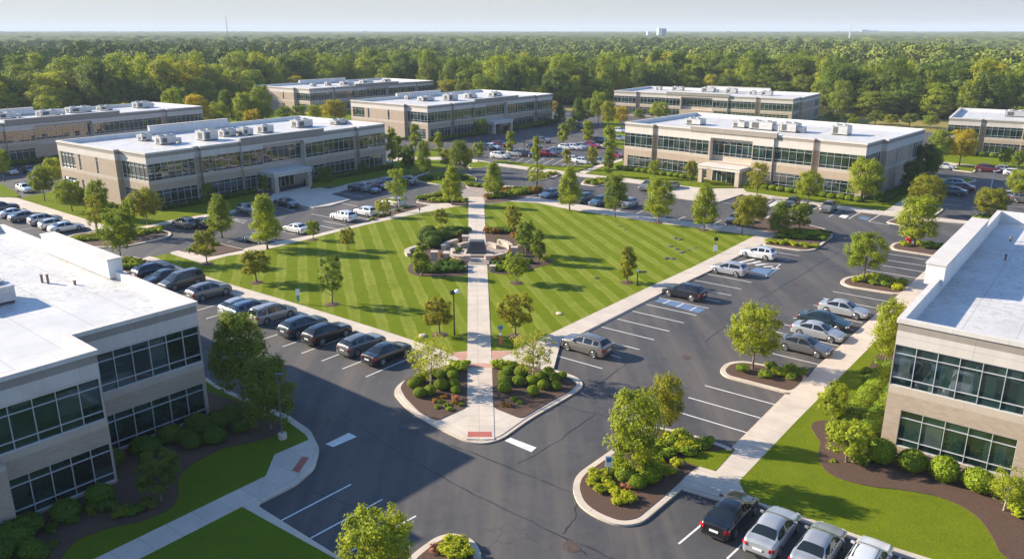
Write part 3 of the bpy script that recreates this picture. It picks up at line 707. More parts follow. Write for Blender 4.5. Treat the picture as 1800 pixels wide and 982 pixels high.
def std_foot(L, D, wb, wt, mirror=False, side=7.8, jog=.8, h=9.0, lz=(0.45, 3.0), entry=True):
    """the estate's common plan: glazed corner bays, pilasters, window bands, taller middle with the entrance"""
    k = L / 51.5
    X = lambda x: x * k
    def W(x0, x1, dep=0.14, both=True):
        r = [(x0, x1, wb, wt, dep)]
        if both: r.append((x0 + 0.9, x1, lz[0], lz[1], dep))
        return r
    e = []   # (x, y, windows)
    c1 = X(8.3); p1 = X(9.7); c2 = X(17.2); c3 = X(35.3); c4 = X(43.2); c5 = X(44.4)
    ms = X(21.5) - c2; me = X(30.6) - c2
    e.append((0, 0, [(0.05, c1 - 0.05, wb, wt, 0.14), (1.0, c1 - 0.05, lz[0], lz[1], 0.14)]))
    e.append((c1, 0, [])); e.append((c1, 0.9, [])); e.append((p1, 0.9, []))
    e.append((p1, 0.25, [(0.05, c2 - p1 - 0.05, wb, wt, 0.14), (0.05, c2 - p1 - 0.05, lz[0], lz[1], 0.14)]))
    e.append((c2, 0.25, [])) 
    e.append((c2, -0.1, [(0.1, ms - 0.15, wb, wt, 0.14), (0.1, ms - 0.6, lz[0], lz[1], 0.14), (ms, me, wb - 0.95, wt + 0.62, 1.1, (wb, wt)), (me + 0.35, c3 - c2 - 0.1, wb, wt, 0.14), (me + 0.35, c3 - c2 - 0.1, lz[0], lz[1], 0.14)]))
    e.append((c3, -0.1, [])); e.append((c3, 0.25, [(0.1, c4 - c3 - 0.05, wb, wt, 0.14), (0.1, c4 - c3 - 0.05, lz[0], lz[1], 0.14)]))
    e.append((c4, 0.25, [])); e.append((c4, 0.8, [])); e.append((c5, 0.8, []))
    e.append((c5, 0, [(0.05, L - c5 - 0.05, wb, wt, 0.14), (0.05, L - c5 - 0.9, lz[0], lz[1], 0.14)]))
    e.append((L, 0, [(0.05, 5.5, wb, wt, 0.14), (0.9, 5.5, lz[0], lz[1], 0.14)] + [(a, a + 0.9, z0, z1, 0.14) for a in (9, 15) for z0, z1 in ((wb, wt), lz) if a + 1 < D]))
    e.append((L, D, [])); e.append((-jog, D, []))
    # left side going back to front (starts at the back)
    sl = D - side
    sw = []
    for a0, a1 in ((0.8, 5.6), (6.9, 7.6), (sl - 6.3, sl - 5.6)):
        if a1 < sl: sw += [(a0, a1, wb, wt, 0.14), (a0, a1, lz[0], lz[1], 0.14)]
    e[-1] = (-jog, D, sw)
    e.append((-jog, side, [])); e.append((0, side, [(0.3, side - 0.05, wb, wt, 0.14), (0.3, side - 0.9, lz[0], lz[1], 0.14)]))
    if not mirror: return e
    # mirror: reverse the order, edge windows move to the other end vertex
    n = len(e); out = []
    for i in range(n - 1, -1, -1):
        x, y, _ = e[i]; sp = e[i - 1]     # edge from i-1 to i becomes edge starting at mirrored i
        x0, y0, w = sp; Ln = sqrt((x - x0) ** 2 + (y - y0) ** 2)
        out.append((L - x, y, [(Ln - q[1], Ln - q[0]) + tuple(q[2:]) for q in w]))
    return out

def hvac(px, py, w, d, h_, th, z, label, kind=0):
    h_ *= .78 + .12 * ((px * 7 + py) % 3) / 2; w *= .86
    p = g(px, py, z); b = empty('rooftop_unit', label, 'air conditioning unit', (p.x, p.y, z), th, 'rooftop air conditioning units')
    m_ = MB(); m_.box(-w / 2, w / 2, 0, d, 0.22, h_, 0); m_.box(-w / 2 - .05, w / 2 + .05, -.05, d + .05, h_, h_ + .07, 0)
    m_.box(-w / 2 + .1, -w / 2 + .3, .1, d - .1, 0.0, 0.22, 1); m_.box(w / 2 - .3, w / 2 - .1, .1, d - .1, 0.0, 0.22, 1)
    m_.build('cabinet', ['hvac_metal', 'grille_dark'], b)
    MB().box(-w / 2 + w * .12, -w / 2 + w * .42, -0.03, -0.002, 0.35, h_ - .2, 0).build('louvre', ['grille_dark'], b)
    MB().box(-w / 2 - 0.03, -w / 2 - 0.002, d * .2, d * .7, 0.35, h_ - .25, 0).build('louvre', ['grille_dark'], b)
    for k in range(1 if w < 2.6 else 2):
        cx = (-w * .25 + k * w * .5) if w >= 2.6 else 0
        MB().lathe([(0.55, 0), (0.6, 0.22), (0.5, 0.22), (0.46, 0.05)], 18, 0, Matrix.Translation((cx, d / 2, h_ + .07))).build('fan', ['hvac_metal'], b)
    if kind: 
        dm = MB(); dm.box(w / 2, w / 2 + 1.3, d * .25, d * .75, 0.3, h_ * .7, 0); dm.box(w / 2 + .9, w / 2 + 1.3, d * .25, d * .75, 0.05, 0.3, 0); dm.build('duct', ['hvac_metal'], b)
    return b

B1o, B1t = (-56.56, 122.9), R(53.59)
office('shaded two-storey office left of the lawn, with a canopy over its entrance', B1o, B1t, std_foot(51.5, 26.7, 4.6, 7.3), 9.05, 4.6, 7.3,
       raises=[(17.1, 35.4, -0.22, 0.35, 9.65), (16, 33, 26.2, 26.8, 10.0)], canopy=(20.5, 28.8, -0.1, -4.0, 2.75, 3.55))
B2o, B2t = (22.87, 162.85), R(-42.3)
office('sunlit tan office behind the right half of the lawn, canopy over its glass doors', B2o, B2t, std_foot(47.6, 28.0, 4.75, 7.45, True), 9.5, 4.75, 7.45,
       raises=[(15.0, 32.2, -0.22, 0.35, 9.95)], canopy=(19.0, 27.4, -0.1, -3.6, 2.75, 3.45))
B3o, B3t = (-21.48, 205.81), R(50.6)
office('office in the middle background between the lawn path and the woods', B3o, B3t, std_foot(53.2, 29.0, 4.6, 7.2), 8.95, 4.6, 7.2, raises=[(17.8, 36.5, -0.22, 0.35, 9.5), (16, 34, 28.4, 29.1, 9.8)], canopy=(21.2, 29.5, -0.1, -4.0, 2.7, 3.5))
B4o, B4t = (-103.2, 171.9), R(55.3)
office('long shaded office cut by the left edge, behind the one beside the lawn', (B4o[0] - 28.5 * cos(B4t), B4o[1] - 28.5 * sin(B4t)), B4t, std_foot(71, 22.0, 4.5, 7.0), 8.8, 4.5, 7.0, raises=[(24, 49, -0.22, 0.35, 9.4), (20, 40, 21.3, 22.1, 9.7)])
B5o, B5t = (-68.8, 277.2), R(51.0)
office('farthest office on the left, with an orange tree before it', B5o, B5t, std_foot(59.8, 30, 4.2, 6.7), 8.4, 4.2, 6.7, raises=[(20, 41, -0.22, 0.35, 9.0), (18, 40, 29.3, 30.1, 9.3)])
B6o, B6t = (34.4, 274.8), R(-34.45)
office('farthest office on the right, pale low block in front of the tall woods', B6o, B6t, std_foot(59.4, 28, 4.0, 6.3, True), 7.9, 4.0, 6.3, raises=[(19, 40, -0.22, 0.35, 8.4), (22, 44, 27.3, 28.1, 8.8)])
B7o, B7t = (99.84, 184.55), R(-32.7)
office('tan office cut off by the right edge, beside the yellow tree', B7o, B7t, std_foot(47, 28, 4.2, 6.6, True), 8.25, 4.2, 6.6, raises=[(16, 32, -0.22, 0.35, 8.8)])

# near right building
RNo, RNt = (24.6, 47.6), R(-38.0)
f = std_foot(51.5, 40.5, 5.05, 7.85, jog=0.001, side=9.0, lz=(0.9, 3.48))
f = [(max(0, p[0]) if p[0] < 0 else p[0], p[1], [] if p[0] < 0.01 and p[1] > 1 else p[2]) for p in f]
f = [q for i, q in enumerate(f) if not (q[0] == 0 and q[1] == 9.0)]
f[0] = (0, 0, [(0.05, 7.5, 5.05, 7.85, 0.14), (0.95, 7.5, 0.9, 3.48, 0.14)])
RNb = office('large tan office in the right foreground, round clipped shrubs along its windows', RNo, RNt, f, 9.6, 5.05, 7.85, roofdrop=1.15, lwz=(0.9, 3.48), raises=[(-0.75, 0.55, 10.8, 29.5, 10.75)])
# near left building
LNo, LNt = (-22.03, 52.52), R(50.0)
def up(a, b_): return (a, b_, 4.55, 7.28, 0.14)
def lo_(a, b_): return (a, b_, 0.35, 2.95, 0.14)
f = [(-60, -4.9, [up(0.5, 15), up(16.5, 30), up(31.5, 45.5 - 1.3), lo_(1, 20), lo_(22, 43)]), (-14.4, -4.9, []), (-14.4, -3.7, [up(0.05, 5.95), lo_(0.05, 5.9)]), (-8.4, -3.7, [up(0.05, 3.6), lo_(0.05, 3.6)]),
     (-8.4, 0, [up(0.05, 8.35), lo_(0.6, 8.2)]), (0, 0, [(1.0, 8.0, 4.55, 7.28, 0.14), (10, 16, 4.55, 7.28, 0.14)]), (0, 36, []), (-60, 36, [])]
f = [(-60, -3.7, [up(0.5, 20), up(21.5, 51.55), lo_(1, 20), lo_(22, 43), lo_(45.8, 51.5)])] + f[3:]
LNb = office('large shaded office in the left foreground with a broad white roof and dark window bands', LNo, LNt, f, 9.05, 4.55, 7.28, roofdrop=0.62, lwz=(0.35, 2.95), raises=[(-0.75, 0.35, 11.6, 24.4, 10.1)], pitch=1.23)
pil = MB().box(-17.2, -14.4, -4.9, -3.71, 0, 4.2, 0).box(-17.2, -14.4, -4.9, -3.71, 4.2, 4.5, 1).build('pilaster', ['brick', 'concrete_band'], LNb)

# rooftop units
def unit_set(lst, th, z, where):
    for i, (px, py, w, d, h_, k, lb) in enumerate(lst): hvac(px, py, w, d, h_, th, z, lb + ' on ' + where, k)
unit_set([(259, 248, 2.2, 1.8, 1.3, 0, 'leftmost small grey unit'), (297, 254, 3.4, 2.0, 1.5, 1, 'wide grey unit with open ends'), (372, 247, 3.4, 2.6, 2.0, 0, 'tall white unit with a fan'),
          (405, 240, 3.2, 1.8, 1.5, 1, 'grey unit right of the tall white one'), (437, 238, 2.6, 1.8, 1.6, 0, 'square grey unit in the middle of the row'), (472, 234, 3.0, 2.0, 1.7, 0, 'grey unit right of the middle of the row'),
          (537, 224, 4.6, 2.4, 1.6, 0, 'long box unit standing alone'), (600, 219, 3.6, 2.0, 1.1, 0, 'plain low white box near the right end')], B1t, 8.3, 'the shaded office beside the lawn')
unit_set([(1217, 220, 4.0, 2.4, 1.5, 0, 'leftmost grey unit'), (1297, 225, 3.0, 2.0, 1.4, 1, 'pale box unit'), (1336, 229, 5.4, 2.0, 1.8, 1, 'longest grey unit'), (1384, 233, 3.6, 2.6, 2.1, 1, 'tall unit with fans beside the longest one'),
          (1474, 238, 3.4, 2.4, 1.9, 0, 'rightmost unit standing alone')], B2t, 8.75, 'the sunlit office roof')
unit_set([(720, 175, 1.8, 1.4, 1.1, 0, 'leftmost round-topped unit'), (752, 178, 4.6, 2.2, 1.5, 1, 'long unit with pipes'), (797, 177, 4.6, 2.4, 1.9, 0, 'large box unit at the middle'), (830, 173, 3.6, 2.0, 1.6, 1, 'unit right of the large box'), (874, 170, 4.2, 2.4, 1.6, 1, 'rightmost long unit')], B3t, 8.2, 'the middle background office')
unit_set([(14, 209, 4.4, 2.2, 1.5, 1, 'unit at the left edge'), (90, 204, 5.4, 2.4, 1.6, 1, 'long unit with ducts'), (143, 198, 6.2, 2.4, 1.4, 0, 'longest low unit'), (188, 194, 3.8, 2.0, 1.2, 0, 'small flat unit'), (253, 190, 4.2, 2.4, 1.6, 1, 'rightmost unit')], B4t, 8.05, 'the far left office roof')
unit_set([(553, 152, 2.2, 1.6, 1.2, 0, 'leftmost small unit'), (579, 150.5, 2.6, 1.6, 1.3, 0, 'second small unit'), (612, 150, 5.2, 2.4, 1.6, 1, 'long pale unit'), (646, 147, 5.4, 2.4, 1.4, 1, 'long unit right of the pale one'), (682, 145, 4.0, 2.0, 1.2, 0, 'rightmost low unit')], B5t, 7.7, 'the farthest left office')
unit_set([(1157, 158, 2.2, 1.6, 1.1, 0, 'leftmost small unit'), (1190, 159, 4.6, 2.0, 1.2, 0, 'long grey unit'), (1243, 162, 5.2, 2.4, 1.6, 1, 'large unit near the middle'), (1284, 164, 4.2, 2.2, 1.5, 0, 'unit with two dark grilles'), (1322, 166, 2.2, 1.6, 1.3, 0, 'small square unit'), (1346, 168, 4.0, 2.0, 1.4, 0, 'rightmost long unit')], B6t, 7.2, 'the farthest right office')
unit_set([(1784, 206, 5.0, 2.4, 1.6, 1, 'grey unit with a duct')], B7t, 7.5, 'the office at the right edge')
hvac(-12, 541, 3.6, 2.8, 1.5, LNt, 8.45, 'tall grey unit at the left edge of the picture on the near left roof', 0)
for px, py, hh, lb in [(74.5, 496, .55, 'left one of the pair of rusty vent pipes on the near left roof'), (85, 498, .65, 'right one of the pair of rusty vent pipes on the near left roof'), (132, 500, .25, 'short stub vent pipe alone on the near left roof')]:
    p = g(px, py, 8.45); o = MB().lathe([(0.09, 0), (0.09, hh), (0.12, hh), (0.12, hh + .08)], 12).build('vent_pipe', ['rusty_pipe']); o.location = p; tag(o, lb, 'vent pipe', 'vent pipes on the near roofs')
for px, py, lb in [(1776, 424, 'small vent pipe on the near right roof, farther from the camera'), (1767, 457, 'small dark vent stub on the near right roof near the shadow edge')]:
    p = g(px, py, 8.45); o = MB().lathe([(0.08, 0), (0.08, .4), (0.11, .4), (0.11, .5)], 12).build('vent_pipe', ['rusty_pipe']); o.location = p; tag(o, lb, 'vent pipe', 'vent pipes on the near roofs')
# ------------------------------------------------------------------ cars
def interp(tab, y, k):
    for a, b in zip(tab, tab[1:]):
        if a[0] >= y >= b[0]:
            t = (a[0] - y) / max(1e-6, a[0] - b[0]); return a[k] * (1 - t) + b[k] * t
    return tab[-1][k] if y < tab[-1][0] else tab[0][k]
# y, belt z, top z, half width, roof half width
PROF = {
 'sedan': dict(tab=[(2.36, .46, .50, .62, .5), (2.30, .62, .66, .76, .6), (2.1, .70, .75, .85, .68), (1.6, .80, .86, .90, .74), (1.02, .90, .97, .91, .76), (.35, .93, 1.36, .91, .60), (.05, .94, 1.43, .915, .60),
      (-.55, .95, 1.44, .915, .60), (-1.05, .97, 1.35, .91, .59), (-1.68, .99, 1.05, .90, .72), (-2.15, .97, 1.02, .86, .70), (-2.30, .88, .92, .80, .62), (-2.36, .5, .55, .70, .5)], pillars=[(-.35, -.25)], side=(.85, -1.45)),
 'suv': dict(tab=[(2.36, .52, .56, .66, .5), (2.30, .74, .80, .80, .6), (2.1, .88, .96, .88, .7), (1.6, .97, 1.05, .93, .76), (1.05, 1.04, 1.12, .94, .78), (.38, 1.08, 1.54, .945, .62), (.1, 1.10, 1.61, .945, .63),
      (-.6, 1.12, 1.64, .945, .63), (-1.4, 1.15, 1.59, .94, .61), (-1.8, 1.17, 1.50, .93, .58), (-2.2, 1.08, 1.16, .90, .72), (-2.32, .95, 1.0, .86, .7), (-2.37, .5, .55, .76, .5)], pillars=[(-.27, -.15), (-1.25, -1.1)], side=(.85, -1.75)),
 'hatch': dict(tab=[(2.12, .46, .50, .62, .5), (2.05, .66, .70, .76, .6), (1.85, .76, .82, .85, .68), (1.4, .86, .92, .89, .74), (.95, .93, .99, .90, .76), (.3, .96, 1.42, .90, .60), (0, .97, 1.49, .905, .60),
      (-.6, .98, 1.50, .905, .60), (-1.3, 1.01, 1.42, .90, .58), (-1.6, 1.02, 1.34, .89, .57), (-1.98, 1.0, 1.06, .86, .66), (-2.10, .86, .9, .80, .62), (-2.14, .5, .55, .70, .5)], pillars=[(-.3, -.2)], side=(.8, -1.55)),
 'van': dict(tab=[(2.46, .50, .54, .66, .5), (2.40, .70, .76, .82, .6), (2.2, .80, .88, .90, .7), (1.7, .92, 1.02, .95, .78), (1.35, .98, 1.14, .96, .78), (.6, 1.02, 1.66, .965, .70), (.2, 1.03, 1.73, .965, .71),
      (-.8, 1.04, 1.75, .965, .71), (-1.8, 1.06, 1.72, .96, .70), (-2.15, 1.08, 1.64, .95, .68), (-2.36, 1.05, 1.12, .92, .76), (-2.42, .95, 1.0, .90, .74), (-2.46, .5, .55, .8, .5)], pillars=[(-.1, 0.0), (-1.25, -1.12)], side=(1.15, -2.2)),
}
def make_car(kind, label, cat):
    pf = PROF[kind]; tab = pf['tab']; Lf, Lb = tab[0][0], tab[-1][0]
    root = empty({'sedan': 'sedan', 'suv': 'sport_utility_car', 'hatch': 'hatchback', 'van': 'minivan'}[kind], label, cat, (0, 0, 0), 0, 'parked cars')
    ys = sorted({round(Lb + (Lf - Lb) * i / 46, 3) for i in range(47)} | {t[0] for t in tab} | {p for q in pf['pillars'] for p in q} | set(pf['side']), reverse=True)
    yy = [ys[0]]
    for y in ys[1:]:
        if yy[-1] - y > 0.015: yy.append(y)
    rows = []
    for y in yy:
        # light smoothing of the control table
        q = [sum(interp(tab, y + o, k) * w for o, w in ((-.09, .25), (0, .5), (.09, .25))) if Lb + .1 < y < Lf - .1 else interp(tab, y, k) for k in range(5)]
        zb, zr, w, wr = q[1], q[2], q[3], q[4]; z0 = .24 + max(0, abs(y) - 2.0) * .12
        cab = max(0, min(1, (zr - zb - .08) / .3))
        wa = w - .07; wb_ = wr * cab + (w - .17) * (1 - cab)
        pts = [(w - .16, z0 - .03), (w - .03, z0), (w, z0 + .12), (w + .005, (z0 + zb) / 2), (w - .012, zb - .12), (w - .05, zb - .01), (wa, zb + .012), (wb_ + .03 * cab, zr - .085 * cab), (wb_ - .06, zr - .01), (wb_ * .5, zr + .022), (0, zr + .032)]
        lim = zb - .005
        pts = [(a, min(b, lim)) if i < 5 else (a, b) for i, (a, b) in enumerate(pts)]
        rows.append((y, [(a, y, b) for a, b in pts] + [(-a, y, b) for a, b in reversed(pts[:-1])], zb, zr))
    n = len(rows[0][1]); V = [v for r in rows for v in r[1]]
    body, glass = [], []; inside = lambda y, a, b: a < y < b
    for j in range(len(rows) - 1):
        y = (rows[j][0] + rows[j + 1][0]) / 2; zb, zr = (rows[j][2] + rows[j + 1][2]) / 2, (rows[j][3] + rows[j + 1][3]) / 2
        slope = abs(rows[j][3] - rows[j + 1][3]) / (rows[j][0] - rows[j + 1][0])
        for k in range(n - 1):
            kk = k if k < n // 2 else n - 2 - k     # mirrored strip index
            fc = (j * n + k, j * n + k + 1, (j + 1) * n + k + 1, (j + 1) * n + k)
            isg = False
            if kk == 6 and pf['side'][1] < y < pf['side'][0] and zr - zb > .17 and not any(a <= y <= b for a, b in pf['pillars']): isg = True
            if kk in (8, 9) and slope > .34 and zr - zb > .10 and zr - zb < (.46 if kind in ('sedan', 'hatch') else .60) and abs(y) < 2.3: isg = True
            (glass if isg else body).append(fc)
    body += [tuple(range(n)), tuple(reversed(range((len(rows) - 1) * n, len(rows) * n)))]
    base = [((j + 1) * n, (j + 1) * n + n - 1, j * n + n - 1, j * n) for j in range(len(rows) - 1)]
    mb = MB(); mb.add(V, body, 0); mb.add(V, base, 1)
    wr_ = .33 if kind in ('sedan', 'hatch') else .37
    fy, ry = (1.42, -1.36) if kind != 'hatch' else (1.30, -1.22)
    wbase = interp(tab, fy, 3)
    for sx in (1, -1):
        for wy in (fy, ry):
            w = max(interp(tab, wy, 3), .87)
            T = Matrix.Translation((sx * (w + .006), wy, wr_ + .02)) @ Matrix.Rotation(pi / 2 * sx, 4, 'Y')
            n_ = 20; ring = [T @ Vector((cos(2 * pi * k / n_) * (wr_ + .055), sin(2 * pi * k / n_) * (wr_ + .055), 0)) for k in range(n_)]
            mb.add(ring, [tuple(range(n_))], 1)
    # sill strip and grille
    gz = interp(tab, Lf - .06, 1)
    mb.box(-.42, .42, Lf - .03, Lf + .012, gz - .13, gz - .02, 1); mb.box(-.5, .5, Lf - .03, Lf + .006, .30, .40, 1)
    mb.box(-.6, .6, Lb - .012, Lb + .03, .27, .40, 1)
    bo = mb.build('body', ['car_paint', 'trim_black'], root, True, 38)
    # recompute normals outwards
    bm = bmesh.new(); bm.from_mesh(bo.data); bmesh.ops.remove_doubles(bm, verts=[v for v in bm.verts], dist=1e-5); bmesh.ops.recalc_face_normals(bm, faces=bm.faces); bm.to_mesh(bo.data); bm.free()
    bo.data.set_sharp_from_angle(angle=R(38))
    used = sorted({i for f_ in glass for i in f_}); mp = {o: i for i, o in enumerate(used)}
    wo = mesh('windows', [V[i] for i in used], [tuple(mp[i] for i in f_) for f_ in glass], ['car_glass'], root, None, True)
    for sx in (1, -1):
        for wy in (fy, ry):
            w = max(interp(tab, wy, 3), .87)
            T = Matrix.Translation((sx * (w - .20), wy, wr_)) @ Matrix.Rotation(pi / 2 * sx, 4, 'Y')
            wh = MB().lathe([(wr_ * .6, 0), (wr_ * .93, 0), (wr_, .03), (wr_, .19), (wr_ * .94, .222), (wr_ * .72, .226)], 22, 0, T).build('wheel', ['tyre_rubber'], root, True, 40)
            rm = MB(); rm.lathe([(wr_ * .70, .0), (wr_ * .70, .222), (wr_ * .64, .236), (wr_ * .60, .222), (wr_ * .58, .20)], 22, 0, T)
            for k in range(5):
                rm.box(-.035, .035, .05, wr_ * .62, .19, .228, 0, T @ Matrix.Rotation(2 * pi * k / 5, 4, 'Z'))
            rm.lathe([(.06, .19), (.06, .232)], 12, 0, T); rm.build('rim', ['rim_metal'], wh)
    hz = interp(tab, Lf - .1, 1) - .02; hw = interp(tab, Lf - .1, 3); tw = interp(tab, Lb + .08, 3); tz = interp(tab, Lb + .1, 1)
    for sx in (1, -1):
        T = Matrix.Translation((sx * (hw - .13), Lf - .13, hz - .03)) @ Matrix.Rotation(-sx * R(34), 4, 'Z')
        MB().box(-.17, .17, -.16, .075, -.075, .06, 0, T).build('headlight', ['head_lamp'], root)
        T = Matrix.Translation((sx * (tw - .10), Lb + .13, tz - .12)) @ Matrix.Rotation(sx * R(34), 4, 'Z')
        MB().box(-.16, .16, -.085, .14, -.10 if kind in ('sedan', 'hatch') else -.18, .075, 0, T).build('taillight', ['tail_lamp'], root)
        mz = interp(tab, .85, 1) + .08; mw = interp(tab, .85, 3)
        my = .72 if kind != 'van' else 1.0
        MB().box(sx * (mw - .06) if sx > 0 else -(mw + .14), sx * (mw + .14) if sx > 0 else -(mw - .06), my, my + .09, mz - .06, mz + .07, 0).build('mirror', ['car_paint'], root)
    MB().box(-.26, .26, Lb - .03, Lb - .012, tz - .30, tz - .16, 0).build('number_plate', ['plate_white'], root)
    if kind in ('suv', 'van'):
        for sx in (1, -1): MB().tube((sx * .54, .1, 1.64 if kind == 'suv' else 1.76), (sx * .54, -1.3, 1.62 if kind == 'suv' else 1.76), .02, .02, 6).build('roof_rail', ['black_metal'], root)
    return root
CAR0 = {k: make_car(k, 'x', c) for k, c in (('sedan', 'sedan'), ('suv', 'sport utility car'), ('hatch', 'hatchback'), ('van', 'minivan'))}
register()
CC = dict(black=(.010, .011, .014), navy=(.015, .028, .055), slate=(.045, .065, .085), blue=(.06, .11, .17), silver=(.36, .37, .38), grey=(.13, .13, .13), brown=(.085, .070, .058), taupe=(.175, .165, .15), white=(.72, .72, .71), cream=(.55, .52, .47),
          green=(.012, .03, .03), red=(.38, .012, .03), darkred=(.11, .012, .02), teal=(.12, .24, .27), champagne=(.34, .31, .27))
USED = set()
def car(kind, px, py, head, colr, label, s=1.0):
    if kind not in USED: o = CAR0[kind]; USED.add(kind)
    else: o = copy_tree(CAR0[kind])
    p = g(px, py); o.location = (p.x, p.y, 0); o.rotation_euler = (0, 0, -R(head + random.uniform(-1.6, 1.6))); o.scale = (s, s, s)
    o['label'] = label; o['category'] = {'sedan': 'sedan', 'suv': 'sport utility car', 'hatch': 'hatchback', 'van': 'minivan'}[kind]; o['group'] = 'parked cars'
    kc = random.uniform(.9, 1.1); c = tuple(min(.8, x * kc) for x in CC[colr]) + (1,)
    o.color = c
    for ch in (KIDS.get(o.name) or []): ch.color = c
    return o
